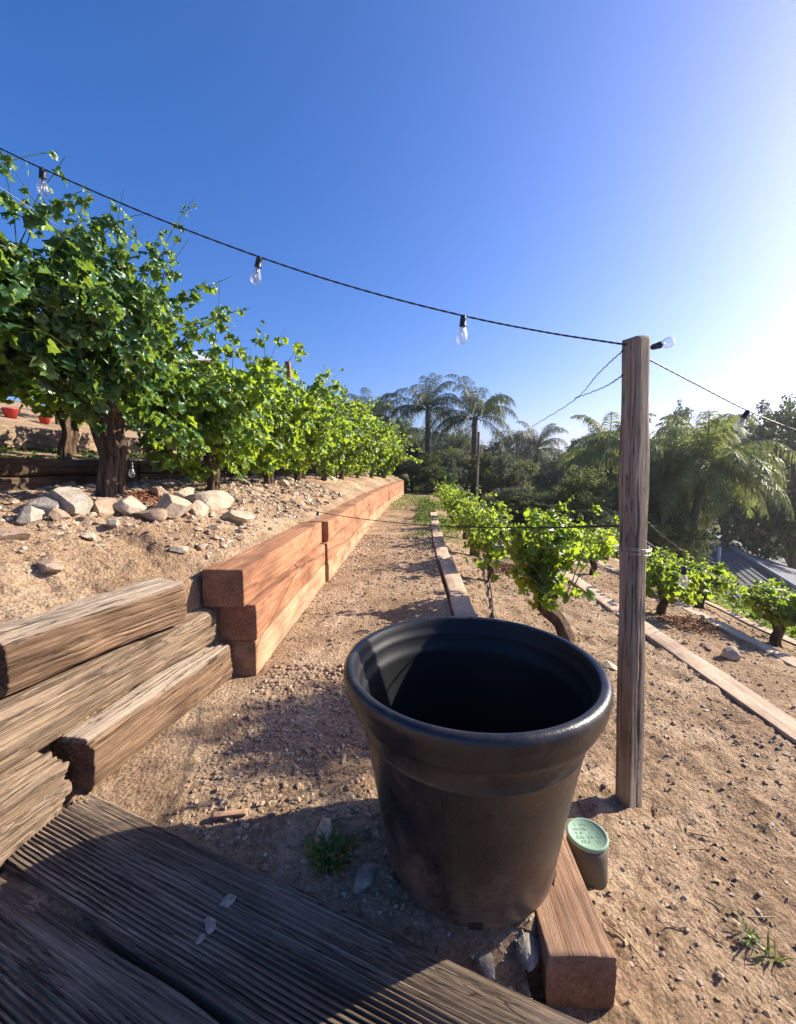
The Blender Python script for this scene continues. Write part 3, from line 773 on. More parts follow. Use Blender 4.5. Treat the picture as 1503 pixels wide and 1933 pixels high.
# ------------------------------------------------------------------ vines
def leaf_template(lobed=True):
    if lobed:
        ang = [-90, -62, -30, -8, 18, 42, 62, 90, 118, 138, 162, 188, 210, 242]
        rad = [.10, .60, .58, .84, .66, .92, .74, 1.08, .74, .92, .66, .84, .58, .60]
    else:
        ang = [-90, -35, 15, 50, 90, 130, 165, 215]
        rad = [.15, .62, .85, .66, 1.05, .66, .85, .62]
    P = [(0, 0, 0)]
    for i, (a, r) in enumerate(zip(ang, rad)):
        a = math.radians(a); x = r*math.cos(a)*.62; y = r*math.sin(a)*.62+.12
        P.append((x, y, -.22*abs(x)+.10*math.sin(i*2.1)-.12*y*y))
    k = len(ang); j = np.arange(k)
    return np.array(P), np.stack([np.zeros(k, int), 1+j, 1+(j+1) % k], -1)
LT = {True: leaf_template(True), False: leaf_template(False)}
def leaves(pos, nor, size, r, lobed=True, tipdir=None):
    B, Fb = LT[lobed]; n = len(pos)
    Z = nor/np.linalg.norm(nor, axis=1)[:, None]
    t = tipdir if tipdir is not None else np.array([0, 0, -1.])+r.normal(size=(n, 3))*.6
    Yv = t-(t*Z).sum(1)[:, None]*Z; Yv /= np.linalg.norm(Yv, axis=1)[:, None]+1e-9
    Xv = np.cross(Yv, Z)
    cv = r.uniform(.3, 2.2, n)[:, None]
    bz = B[None, :, 2]*cv
    V = pos[:, None]+size[:, None, None]*(B[None, :, 0:1]*Xv[:, None]+B[None, :, 1:2]*Yv[:, None]+bz[..., None]*Z[:, None])
    Fc = (Fb[None]+(np.arange(n)*len(B))[:, None, None]).reshape(-1, 3)
    return V.reshape(-1, 3), [Fc]

def make_vine(base, height, spread, ncane, nleaf, seed, label, group, trunk_h=.5, trunk_r=.06, lean=(0, 0), leaf=.10, lobed=True,
              flat=.5, droop=.5, up=1.0, shoots=(), trunk_mat='bark', hang=.25, fill=0, low=None, mat='vine_leaf'):
    """free standing grape vine: trunk with head, arching canes, lobed leaves"""
    r = np.random.default_rng(seed); base = Vector(base)
    root = empty('grape_vine', base); tag(root, label, 'vine', group)
    head = base+Vector((lean[0], lean[1], trunk_h))
    tp = [base+Vector((0, 0, -.08)), base+Vector((lean[0]*.15, lean[1]*.15, trunk_h*.2)), base+Vector((lean[0]*.5+.02, lean[1]*.5, trunk_h*.5)), base+Vector((lean[0]*.85-.015, lean[1]*.85, trunk_h*.82)), head+Vector((0, 0, .03))]
    tp = smooth_path(tp, 6); nn = len(tp)
    rr = [trunk_r*(1.45 if i < 2 else 1.15-.25*math.sin(i/nn*3)+.35*(i/nn)**4) for i in range(nn)]
    mb = MB(); mb.add(*tube(smooth_path(tp, 3), np.interp(np.linspace(0, nn-1, (nn-1)*3+1), np.arange(nn), rr), 36, rough=.42, seed=seed*1.3, flute=.34))
    for s in (-1, 1):       # short cordon arms
        q = [head+Vector((0, 0, -.03)), head+Vector((.04, s*.10*spread, .06)), head+Vector((.0, s*.26*spread, .10)), head+Vector((-.02, s*.45*spread, .13))]
        mb.add(*tube(smooth_path(q, 4), np.linspace(trunk_r*.75, trunk_r*.3, 13), 12, rough=.4, seed=seed+s, flute=.2))
    mb.build('trunk', M[trunk_mat], root)
    canes = MB(); pos = []; nor = []; siz = []
    per = max(4, nleaf//ncane)
    sp = list(shoots)
    for i in range(ncane+len(sp)):
        if i < ncane:
            s = r.uniform(-.5, .5)*spread
            st = np.array([head.x+r.normal()*.04, head.y+s, head.z+.05+abs(s)*.12])
            az = r.uniform(0, 2*math.pi); out = r.uniform(.25, 1.0)
            d = np.array([math.cos(az)*out*flat*1.4, math.sin(az)*out*.8*spread, up*r.uniform(.35, 1.15)])
            L = (height-trunk_h)*r.uniform(.65, 1.12); dr = droop*r.uniform(.4, 1.9)
        else:
            st = np.array([head.x, head.y, head.z])+np.array(sp[i-ncane][0]); d = np.array(sp[i-ncane][1], float); L = sp[i-ncane][2]; dr = .15
        d /= np.linalg.norm(d); n = 12; P = [st]; v = d.copy()
        for k in range(n):
            v = v+np.array([0, 0, -dr*.16*(k/n)*2.2])+r.normal(size=3)*.09; v /= np.linalg.norm(v)
            P.append(P[-1]+v*L/n)
        P = np.array(P); P[:, 2] = np.maximum(P[:, 2], base.z+hang)
        canes.add(*tube(P, np.linspace(.0055, .0015, n+1), 5, cap=False))
        m = per if i < ncane else int(per*.7)
        t = np.sort(r.uniform(.06, 1.0, m))*n; i0 = np.minimum(t.astype(int), n-1); f = (t-i0)[:, None]
        c = P[i0]*(1-f)+P[i0+1]*f
        side = r.normal(size=(m, 3)); side[:, 2] = side[:, 2]*.5; side /= np.linalg.norm(side, axis=1)[:, None]
        tt = t/n
        sz = leaf*(1.15-.65*tt**2)*r.uniform(.65, 1.2, m)
        off = side*(sz*r.uniform(.35, .95, m))[:, None]
        pos.append(c+off); siz.append(sz)
        nor.append(side*.7+np.array([.25, 0, .55])+r.normal(size=(m, 3))*.45)
    if fill:
        m = fill; q = r.normal(size=(m, 3)); q /= np.linalg.norm(q, axis=1)[:, None]; q *= (r.random(m)**.45)[:, None]
        lo = trunk_h*.75 if low is None else low
        H = height-lo
        c = np.array([head.x, head.y, base.z+lo+H*.46])+q*np.array([flat*.85, .62*spread+.05, H*.46])
        pos.append(c); siz.append(leaf*r.uniform(.6, 1.15, m)); nor.append(q*.9+np.array([.2, 0, .5])+r.normal(size=(m, 3))*.5)
    pos = np.concatenate(pos); siz = np.concatenate(siz); nor = np.concatenate(nor)
    k = pos[:, 2] > base.z+hang*.8
    k &= fbm(pos[:, 0]*3.1+seed, pos[:, 1]*3.1, pos[:, 2]*3.1, 2) > r.uniform(-.5, .12, len(pos))
    fol = MB(); fol.add(*leaves(pos[k], nor[k], siz[k], r, lobed)); fol.build('foliage', M[mat], root)
    canes.build('shoots', M['weed'], root)
    return root

def vbase(u, Y): 
    x = u+float(curve(Y)); return Vector((x, Y, float(ground_h(x, Y))))
G1 = 'grape vines in the row above the redwood wall'
make_vine((-2.22, 2.0, .84), 1.84, .95, 44, 1900, 11, 'tallest vine at the left edge with a pale leaning trunk foot', G1, trunk_h=.62, trunk_r=.065, lean=(-.08, .05), leaf=.095, flat=.34, hang=.42, fill=4600, low=.62, mat='vine_leaf_dark', trunk_mat='post')
make_vine((-1.90, 2.80, .91), 1.72, .82, 64, 3400, 12, 'large vine with a thick dark trunk above the row of stones', G1, trunk_h=.58, trunk_r=.072, lean=(.0, .05), leaf=.092, flat=.42, hang=.36, fill=1900, mat='vine_leaf_dark',
          shoots=[((.1, .1, .3), (.32, .05, 1), 1.25), ((.0, .2, .3), (.05, .1, 1), 1.05), ((.15, .1, .4), (.42, .1, 1), .95), ((.2, .0, .3), (.5, .0, .9), .85), ((.1, -.2, .4), (.1, 0, 1), .95), ((.35, .1, -.05), (.6, -.2, -.8), .35), ((.3, 0, .0), (.55, -.3, -.6), .4)])
row = [(-1.86, 4.0, 1.32, 13), (-1.82, 5.4, 1.6, 14), (-1.84, 6.8, 1.75, 15), (-1.75, 8.3, 1.95, 16), (-1.7, 9.8, 2.1, 17), (-1.6, 11.4, 2.2, 18), (-1.5, 13.2, 2.2, 19), (-1.35, 15.2, 2.0, 20)]
rl = ['vine just past the thick trunked one, above the redwood wall', 'vine left of the wooden stake with pale stones below', 'vine growing around the wooden stake', 'vine just right of the wooden stake',
      'vine two places right of the wooden stake', 'vine three places right of the wooden stake', 'last vine but one at the far end of the row', 'farthest vine of the row, above the end of the redwood wall']
for (u, Y, h, sd_), l in zip(row, rl):
    make_vine(vbase(u, Y), h, 1.25, 30, 1300, sd_, l, G1, trunk_h=.42, trunk_r=.05, leaf=.125 if Y < 8 else .15, lobed=Y < 7, flat=.62, hang=.14 if Y < 9 else .06, fill=1500, low=.12 if Y < 9 else .05,
              shoots=[((.1, .1, .3), (.2, .1, 1), 1.2), ((.1, -.3, .3), (.1, -.1, 1), 1.05), ((.3, .3, .3), (.4, .1, 1), 1.0), ((.3, -.2, .2), (.6, -.1, .7), .95), ((.2, .5, .2), (.3, .2, 1), 1.15)])
# low vines of the terraces on the right
G2 = 'low grape vines on the terraces below the path'
make_vine(ray_ground(1072, 1212), 1.12, .7, 30, 900, 31, 'nearest low vine right of the path with a thick leaning brown trunk', G2, trunk_h=.30, trunk_r=.055, lean=(-.16, .12), leaf=.09, flat=.33, hang=.26, fill=420)
low = [(.95, 4.9, .98, 32), (.95, 6.4, 1.0, 33), (.98, 7.9, 1.0, 34), (.9, 9.4, 1.0, 35), (.9, 11.2, 1.0, 36), (.9, 13, 1.0, 37)]
ll = ['second low vine beside the path, by the drip hose', 'third low vine beside the path', 'fourth low vine beside the path', 'fifth low vine beside the path', 'sixth low vine beside the path, nearly at its end', 'last low vine beside the path']
for (u, Y, h, sd_), l in zip(low, ll):
    make_vine(vbase(u, Y), h, .7, 20, 430, sd_, l, G2, trunk_h=.28, trunk_r=.042, lean=(-.03, .04), leaf=.09, lobed=Y < 6, flat=.36, hang=.22, fill=260)
low3 = [(2.75, 4.5, .62, 41, 'small vine behind the wooden post with red mulch at its foot'), (2.7, 6.2, .75, 42, 'small vine on the second terrace left of the wooden post'),
        (2.7, 8.0, .8, 43, 'small vine far along the second terrace'),
        (3.72, 4.15, .62, 44, 'low vine at the right edge on the third terrace'), (3.72, 5.3, .6, 45, 'low vine on the third terrace, right of the hanging bulb'), (3.8, 6.6, .6, 46, 'low vine on the third terrace, before the grey roof'),
        (3.8, 8.2, .7, 47, 'low vine on the third terrace behind the post'), (4.7, 5.2, .7, 48, 'low vine on the lowest terrace at the right edge'), (4.7, 6.6, .7, 49, 'low vine on the lowest terrace before the grey roof')]
for (u, Y, h, sd_, l) in low3:
    make_vine(vbase(u, Y), h, .75, 18, 420, sd_, l, G2, trunk_h=.26, trunk_r=.04, lean=(.03, .03), leaf=.09, lobed=Y < 5, flat=.42, hang=.18, fill=220)
# vines of the upper terraces on the left
G3 = 'grape vines on the terraces higher up at left'
up3 = [(-3.45, 4.25, .85, 56, 'low bushy vine between the thick trunk and the dark timbers behind it'), (-3.5, 5.7, .9, 57, 'low bushy vine behind the stones of the upper terrace'),
       (-3.5, 3.0, .6, 58, 'small leafy vine on the second terrace, close to the left edge'), (-5.9, 5.0, .9, 59, 'vine on the highest terrace behind the sunlit timber'),
       (-3.9, 3.6, .95, 51, 'vine with a dark leaning trunk on the second terrace at the left edge'), (-3.9, 4.9, .95, 52, 'vine with a shaggy trunk behind the old dark timbers'),
       (-3.9, 6.6, 1.4, 53, 'vine behind the row, left of the white canopy'), (-3.9, 8.6, 1.4, 54, 'vine behind the row, below the white canopy'), (-3.9, 11, 1.5, 55, 'far vine of the second row up')]
for (u, Y, h, sd_, l) in up3:
    make_vine(vbase(u, Y), h+.35, 1.1, 24, 600, sd_, l, G3, trunk_h=.5, trunk_r=.045, lean=(-.15, .05) if Y < 4 else (.05, 0), leaf=.11, lobed=False, flat=.5, hang=.3, fill=520, mat='vine_leaf_dark' if sd_ % 2 else 'vine_leaf')
for i, (u, Y) in enumerate([(-6.6, 5.5), (-6.6, 8), (-6.6, 11), (-6.5, 14), (-9, 9), (-9, 13)]):
    make_vine(vbase(u, Y), 1.5, 1.3, 20, 380, 60+i, 'vine in the third row up the hill, number %s along' % ['one', 'two', 'three', 'four', 'five', 'six'][i], G3, trunk_h=.5, trunk_r=.045, leaf=.14, lobed=False, flat=.6, hang=.4, fill=300)

# stakes and trellis wires
b = ray_ground(561, 908); t = WY(543, 683, b.y)
tag(timber('wooden_stake', b+Vector((0, 0, -.15)), t, .075, .075, M['redwood'], wob=.003, ds=.02, dl=.06), 'thin brown wooden stake standing in the upper vine row', 'stake')
b = Vector((float(curve(8.6))+.95, 8.6, -.3)); b.x = WY(900, 905, 8.6).x; t = WY(904, 815, 8.6)
tag(timber('wooden_stake', b, t, .04, .04, M['post'], wob=.003, ds=.02, dl=.06), 'pale thin stake among the low vines before the palm', 'stake')
for k, (za, lbl) in enumerate([(1.55, 'upper'), (1.28, 'lower')]):
    mb = MB(); zz = .92+za-.05
    pts = [cpt(-1.95, y, zz-.03*math.sin(y*1.9)) for y in np.linspace(.6, 16, 24)]
    mb.add(*tube(pts, .0016, 5)); tag(mb.build('trellis_wire', M['wire'], origin=pts[0]), '%s thin steel trellis wire running through the vine row' % lbl, 'wire', 'trellis wires of the upper vine row')

# ------------------------------------------------------------------ string lights
def bulb_on(root, at, d, scale=1.0):
    d = Vector(d).normalized()
    def prof_tube(prof, k=20):
        pts = [at+d*(z*scale) for r_, z in prof]; return tube(pts, [max(r_*scale, .0003) for r_, z in prof], k, cap=False)
    mb = MB(); mb.add(*prof_tube([(.0003, -.008), (.010, -.007), (.0135, 0), (.0145, .012), (.015, .034), (.0165, .036), (.0165, .042), (.014, .043), (.0003, .043)], 20))
    s = mb.build('socket', M['socket'], root)
    g = MB(); g.add(*prof_tube([(.0125, .042), (.0135, .048), (.017, .060), (.0225, .074), (.0255, .088), (.0250, .100), (.0195, .112), (.010, .119), (.0003, .121)], 24))
    g.build('bulb', M['glass'], s)
    a1 = Vector((0, 0, 1)) if abs(d.z) < .7 else Vector((1, 0, 0)); e = d.cross(a1).normalized()
    fm = MB()
    fm.add(*tube([at+d*.044, at+d*.07*scale], [.004, .0025], 8))
    pts = []
    for i in range(7):
        q = (-1)**i*.007*scale; pts.append(at+d*((.068 if i % 2 else .098)*scale)+e*(i-3)*.0032*scale)
    fm.add(*tube(pts, .0006, 4, cap=False)); fm.build('filament', M['brass'], s)
def string(name, pts, r_, label, bulbs, group, n=10):
    root = empty(name, pts[0]); tag(root, label, 'string lights', group)
    mb = MB(); sp_ = smooth_path(pts, n)
    off = Vector((0, 0, 1))
    k = len(sp_)*4
    P = np.array([list(p) for p in sp_]); tI = np.linspace(0, len(P)-1, k); P = np.stack([np.interp(tI, np.arange(len(P)), P[:, i]) for i in range(3)], -1)
    ph = np.linspace(0, k*.75, k)
    for s in (0, math.pi):   # a twisted pair
        Q = P+np.stack([0*ph, np.cos(ph+s)*r_*.45, np.sin(ph+s)*r_*.45], -1); mb.add(*tube(Q, r_, 6))
    mb.build('cable', M['cable'], root)
    for (at, d, sc) in bulbs: bulb_on(root, Vector(at), d, sc)
    return root
GL = 'strings of clear light bulbs'
DW = Vector((0, 0, -1))
top_l = Vector(pt)+Vector((-.04, -.01, -.022)); 
A = [W(-330, 120, 1.9), W(-150, 212, 1.85), W(0, 280, 1.8), W(80, 318, 1.78), W(280, 405, 1.75), W(490, 485, 1.72), W(680, 546, 1.70), W(875, 596, 1.68), W(1030, 627, 1.66), top_l]
string('string_lights', A, .0026, 'black light string with three clear bulbs crossing the sky above the pot', [(A[3]+Vector((0, 0, -.004)), (-.05, 0, -1), .84), (A[5]+Vector((0, 0, -.004)), (-.28, .1, -1), .86), (A[7]+Vector((0, 0, -.004)), (-.05, .1, -1), .86)], GL)
top_r = Vector(pt)+Vector((.05, .0, -.07))
B_ = [top_r, W(1320, 728, 1.85), W(1412, 775, 2.0), W(1503, 812, 2.15), W(1700, 880, 2.4), W(1900, 930, 2.7)]
string('string_lights', B_, .0024, 'black light string leaving the post top to the right with a bulb', [(W(1233, 655, 1.62), (1, .25, .32), .8), (B_[2]+Vector((0, 0, -.004)), (-.45, .1, -1), .80)], GL)
Lw = [WY(395, 915, 6.3), WY(470, 932, 5.1), WY(600, 966, 4.05), WY(760, 988, 2.9), WY(950, 996, 2.15), WY(1168, 992, 1.58)]
string('string_lights', Lw, .0026, 'low black light string over the redwood wall from post to the upper vines', [(Lw[2]+Vector((0, 0, -.003)), (-.1, 0, -1), .8), (WY(247, 872, 4.3), (.1, 0, -1), 1.0)][:1], GL)
Rw = [WY(1220, 1022, 1.62), WY(1258, 1048, 2.1), WY(1292, 1070, 2.7), WY(1345, 1085, 3.4), WY(1420, 1105, 4.2), WY(1560, 1130, 5.2)]
string('string_lights', Rw, .0024, 'low black light string from the post down to the right with one bulb', [(Rw[2]+Vector((0, 0, -.003)), (.0, 0, -1), 1.1)], GL)
Q = [WY(930, 1000, 3.4), WY(946, 1004, 3.5), WY(1010, 998, 3.3), WY(1168, 994, 1.7)]
string('string_lights', Q, .0022, 'low black light string hanging in the nearest low vine with a bulb', [(Q[1], (-.1, 0, -1), 1.0)], GL)
Q = [WY(180, 868, 3.2), WY(248, 874, 3.25), WY(330, 878, 3.7), WY(395, 915, 6.3)]
string('string_lights', Q, .0022, 'low black light string by the thick vine trunk with a bulb', [(Q[1], (.0, 0, -1), .9)], GL)
# thin twig wires from the post down to the far vines
for (pts, lb) in [([WY(1176, 662, 1.55), WY(1130, 705, 2.6), WY(1075, 762, 4.6), WY(1003, 806, 8.5)], 'thin twisted wire sloping from the post top to the left'),
                  ([WY(1176, 708, 1.56), WY(1135, 733, 2.4), WY(1085, 752, 4.4)], 'shorter thin wire below it on the left of the post'),
                  ([WY(1222, 985, 1.6), WY(1290, 1040, 2.6), WY(1400, 1110, 4.4), WY(1600, 1170, 6)], 'thin wire from the post across the lower terraces')]:
    sp_ = smooth_path(pts, 14); mb = MB(); mb.add(*tube([p+Vector((0, 0, .006*math.sin(i*2.3)*(p.y/4))) for i, p in enumerate(sp_)], [.0016+.0011*p.y*.45 for p in sp_], 5, rough=.5, seed=2.))
    tag(mb.build('wire', M['black_hose'], origin=pts[0]), lb, 'wire', 'thin wires tied to the post')
# a wire loop round the post
c = Vector(pb).lerp(Vector(pt), .615)
mb = MB()
for dz in (0, .006, -.014):
    pts = [c+Vector((math.cos(a)*.060*(1 if abs(math.cos(2*a)) < .8 else 1.06), math.sin(a)*.058, dz+.004*math.sin(a*2))) for a in np.linspace(0, 2*math.pi, 25)]
    mb.add(*tube(pts, .0014, 5))
tag(mb.build('wire_loop', M['wire'], origin=c), 'thin wire loop wound round the wooden post', 'wire')
# drip hose and feed lines
P_ = [ray_ground(932, 1168), ray_ground(926, 1110), ray_ground(915, 1060), ray_ground(903, 1022), ray_ground(885, 1000)]
mb = MB(); mb.add(*tube(smooth_path([p+Vector((0, 0, .025)) for p in P_], 6), .011, 10)); tag(mb.build('drip_hose', M['hose'], origin=P_[0]), 'brown drip hose running beside the edging boards beyond the pot', 'hose')
P_ = [ray_ground(1503, 1232), ray_ground(1420, 1190), ray_ground(1340, 1152), ray_ground(1260, 1118), ray_ground(1150, 1082)]
mb = MB(); mb.add(*tube(smooth_path([p+Vector((0, 0, .05)) for p in P_], 6), .010, 10)); tag(mb.build('drip_hose', M['black_hose'], origin=P_[0]), 'black drip hose along the lower terraces at right', 'hose')

# ------------------------------------------------------------------ mulch, weeds
def tuft(mb, c, n, h, r, spread=.5):
    for _ in range(n):
        a = r.uniform(0, 6.28); o = r.uniform(0, .5)*h*.6; p = np.array([c[0]+math.cos(a)*o, c[1]+math.sin(a)*o, c[2]-.003])
        d = np.array([math.cos(a)*spread, math.sin(a)*spread, 1.])*h*r.uniform(.5, 1.1)
        w_ = np.array([-math.sin(a), math.cos(a), 0])*h*.05
        m1 = p+d*.5+np.array([0, 0, .05*h]); m2 = p+d*np.array([1.3, 1.3, .85])
        mb.add([p-w_, p+w_, m1+w_*.9, m1-w_*.9, m2], [np.array([[0, 1, 2, 3]]), np.array([[3, 2, 4]])])
r_ = np.random.default_rng(77)
def weed(px, py, h, n, label, rad, nl=0):
    p = ray_ground(px, py); mb = MB(); 
    pos = []
    for _ in range(n):
        a = r_.uniform(0, 6.28); o = rad*math.sqrt(r_.random()); x, y = p.x+math.cos(a)*o, p.y+math.sin(a)*o
        tuft(mb, (x, y, float(ground_h(x, y))), 7, h, r_, .9)
    m = nl; 
    if m:
        a = r_.uniform(0, 6.28, m); o = rad*np.sqrt(r_.random(m)); x = p.x+np.cos(a)*o; y = p.y+np.sin(a)*o
        z = ground_h(x, y)+r_.uniform(.005, h*.8, m)
        mb.add(*leaves(np.stack([x, y, z], -1), np.array([0, 0, 1.])+r_.normal(size=(m, 3))*.6, r_.uniform(.35, 1, m)*h*.4, r_, False))
    tag(mb.build('weed', M['weed'], origin=p, smooth=False), label, 'weed', 'weeds growing in the dirt')
weed(622, 1625, .06, 16, 'dark green weed in the pot shadow', .055, 120)
weed(1440, 1790, .05, 5, 'small pale weed in the dirt at the lower right', .05)
weed(800, 1010, .08, 8, 'clump of weeds on the path beside the boards', .16, 130)
weed(770, 1015, .06, 4, 'small weed in the middle of the path', .1, 60)
weed(740, 975, .06, 4, 'small weed near the redwood wall', .12, 60)
weed(830, 1022, .07, 4, 'weed touching the edging boards', .12, 60)
weed(545, 1925, .05, 5, 'weed sprouting between the shaded planks', .03, 10)
def ground_cover(n, u0, u1, y0, y1, h, label, seed, s0=.02, s1=.05):
    r = np.random.default_rng(seed); u = r.uniform(u0, u1, n*3); y = r.uniform(y0, y1, n*3); x = u+curve(y)
    k = fbm(x*1.6+seed, y*.9, 0, 3) > r.uniform(-.35, .35, n*3); x, y = x[k][:n], y[k][:n]; m = len(x)
    z = ground_h(x, y)+r.random(m)**1.6*h
    mb = MB(); mb.add(*leaves(np.stack([x, y, z], -1), np.array([0, 0, .8])+r.normal(size=(m, 3))*.7, r.uniform(s0, s1, m), r, False))
    tag(mb.build('weeds', M['weed'], smooth=False, origin=(float(x[0]), float(y[0]), float(z[0]))), label, 'weeds', kind='stuff')
ground_cover(5000, .0, .9, 7.2, 15, .14, 'low green weeds covering the far end of the path', 3)
ground_cover(1600, -.8, .5, 11, 17, .12, 'thin weeds across the far path', 4)
ground_cover(3800, 4.2, 8.5, 3.5, 12, .25, 'weeds on the bank below the terraces', 5, .04, .09)
ground_cover(1500, -5.2, -2.95, 2.2, 8, .07, 'dead leaves and low weeds on the second terrace at the left', 6, .02, .06)
def litter(n, seed):
    r = np.random.default_rng(seed); u = r.uniform(-2.7, 3.9, n*2); y = .9+6*r.random(n*2)**1.3; x = u+curve(y)
    k = (fbm(x*1.2+4, y*1.2, 0, 2) > r.uniform(-.5, .4, n*2)) & ~((u > -1.5) & (u < -.8)) & ~((x*nv.x+y*nv.y < .86) & (x < .36)); x, y = x[k][:n], y[k][:n]; m = len(x)
    mb = MB(); mb.add(*leaves(np.stack([x, y, ground_h(x, y)+.006], -1), np.array([0, 0, 1.])+r.normal(size=(m, 3))*.35, r.uniform(.008, .030, m), r, False, r.normal(size=(m, 3))))
    for _ in range(160):
        i = r.integers(m); a = r.uniform(0, 6.28); L = r.uniform(.02, .07); c = np.array([x[i]+r.normal()*.1, y[i]+r.normal()*.1, 0]); d = np.array([math.cos(a), math.sin(a), 0])*L
        q = [c-d, c+r.normal(size=3)*.004, c+d]; q = [np.array([w[0], w[1], float(ground_h(w[0], w[1]))+.006]) for w in q]
        mb.add(*tube(q, [.0018, .0024, .0012], 5))
    tag(mb.build('leaf_litter', M['litter'], smooth=False, origin=(0, 2, 0)), 'dry curled leaves and twigs strewn over the dirt', kind='stuff')
litter(900, 21)
def mulch(px, py, rad, n, label, seed):
    r = np.random.default_rng(seed); p = ray_ground(px, py); mb = MB()
    a = r.uniform(0, 6.28, n); o = rad*np.sqrt(r.random(n)); x = p.x+np.cos(a)*o*1.2; y = p.y+np.sin(a)*o
    z = ground_h(x, y)+.03*np.clip(1-o/rad, 0, 1)+r.random(n)*.012
    for i in range(n):
        d = r.normal(size=3); d[2] *= .4; d /= np.linalg.norm(d); c = np.array([x[i], y[i], z[i]]); L = r.uniform(.01, .03)
        mb.add(*tube([c-d*L, c+r.normal(size=3)*.003, c+d*L], [.0035, .005, .0025], 5))
    tag(mb.build('mulch', M['mulch'], origin=p, smooth=False), label, 'mulch', kind='stuff')
mulch(275, 945, .2, 420, 'reddish bark mulch around the thick vine trunk', 1)
mulch(960, 1075, .28, 500, 'red bark mulch beside the drip hose', 2)
mulch(1300, 1180, .25, 420, 'red bark mulch around the small vine behind the post', 3)

# ------------------------------------------------------------------ palms
def make_palm(root_name, base, height, crown, nf, seed, label, group, mat='palm_leaf', tr=.17, stems=1, droop=1.0, upf=1.0, elr=(-6, 82)):
    r = np.random.default_rng(seed); base = Vector(base); root = empty(root_name, base); tag(root, label, 'palm tree', group)
    tops = []
    for s in range(stems):
        a = 2*math.pi*s/max(stems, 1)+.5; o = .0 if stems == 1 else .45
        b0 = base+Vector((math.cos(a)*o, math.sin(a)*o, -.3)); tpp = base+Vector((math.cos(a)*o*2.4, math.sin(a)*o*2.4, height*(1-.1*(s % 2))))
        pts = smooth_path([b0, b0.lerp(tpp, .5)+Vector((r.normal()*.04, 0, 0)), tpp], 10); tops.append(tpp)
        mb = MB(); mb.add(*tube(pts, np.linspace(tr*1.15, tr*.8, len(pts)), 14, rough=.12, seed=seed)); mb.build('trunk', M['palm_bark'], root)
    fr = MB(); lf = MB()
    for tp_ in tops:
        for i in range(nf//stems):
            az = i*2.399+r.uniform(-.3, .3); el = math.radians(r.uniform(*elr))*upf
            L = crown*r.uniform(.85, 1.15)*1.25
            n = 16; P = [np.array(tp_)]; v = np.array([math.cos(az)*math.cos(el), math.sin(az)*math.cos(el), math.sin(el)])
            for k in range(n):
                v = v+np.array([0, 0, -.148*droop*(.3+1.6*k/n)]); v /= np.linalg.norm(v); P.append(P[-1]+v*L/n)
            P = np.array(P); fr.add(*tube(P, np.linspace(.028, .006, n+1), 5, cap=False))
            m = 64; t = np.linspace(.14, 1, m)*n; i0 = np.minimum(t.astype(int), n-1); f = (t-i0)[:, None]
            c = P[i0]*(1-f)+P[i0+1]*f; T = P[i0+1]-P[i0]; T /= np.linalg.norm(T, axis=1)[:, None]
            S = np.cross(T, np.array([0, 0, 1.])); S /= np.linalg.norm(S, axis=1)[:, None]+1e-6
            for sg in (-1, 1):
                ll_ = crown*.29*np.sin(np.clip(t/n, .05, 1)*math.pi*.86+.25)*r.uniform(.8, 1.15, m)
                d1 = S*sg*.75+T*.45+np.array([0, 0, -.25])+r.normal(size=(m, 3))*.16; d1 /= np.linalg.norm(d1, axis=1)[:, None]
                d2 = d1*.55+np.array([0, 0, -.85*droop])+r.normal(size=(m, 3))*.1; d2 /= np.linalg.norm(d2, axis=1)[:, None]
                w_ = T*.0105*crown/1.8*(1.5 if mat == 'palm_bright' else 1)
                p0 = c; p1 = c+d1*(ll_*.45)[:, None]; p2 = p1+d2*(ll_*.62)[:, None]
                V = np.stack([p0-w_*.5, p0+w_*.5, p1+w_, p1-w_, p2], 1).reshape(-1, 3); b_ = np.arange(m)[:, None]*5
                lf.add(V, [b_+np.array([[0, 1, 2, 3]]), b_+np.array([[3, 2, 4]])])
    fr.build('frond_stalks', M['palm_bright'], root); lf.build('fronds', M[mat], root, smooth=False)
    return root
GP = 'queen palms beyond the terraces'
def gh(x, y): return float(base_h(x, y))
def palm_px(px, topy, Y, crown, *a, **k):
    p = WY(px, topy, Y); g = gh(p.x, Y); return make_palm('palm_tree', (p.x, Y, g), p.z-g, crown, *a, **k)
palm_px(808, 776, 23, 2.2, 28, 1, 'queen palm with a tall upright crown, just left of the one with wide fronds', GP)
palm_px(897, 792, 22, 2.4, 28, 2, 'queen palm with wide arching fronds and a grey trunk above the low vines', GP)
palm_px(700, 785, 24, 2.1, 30, 3, 'queen palm partly hidden behind the end of the vine row', GP)
palm_px(1013, 850, 26, 2.0, 34, 4, 'dark palm between the wide palm and the wooden post', GP, mat='tree_grey')
palm_px(1150, 870, 17, 2.0, 36, 5, 'light green palm directly behind the wooden post', GP, mat='palm_bright')
palm_px(1290, 884, 14, 2.1, 96, 6, 'big light green palm clump right of the wooden post', GP, mat='palm_bright', tr=.12, stems=3, upf=.95)
palm_px(757, 830, 27, 1.5, 16, 7, 'small dark palm between the two left palms', GP, mat='tree_leaf')

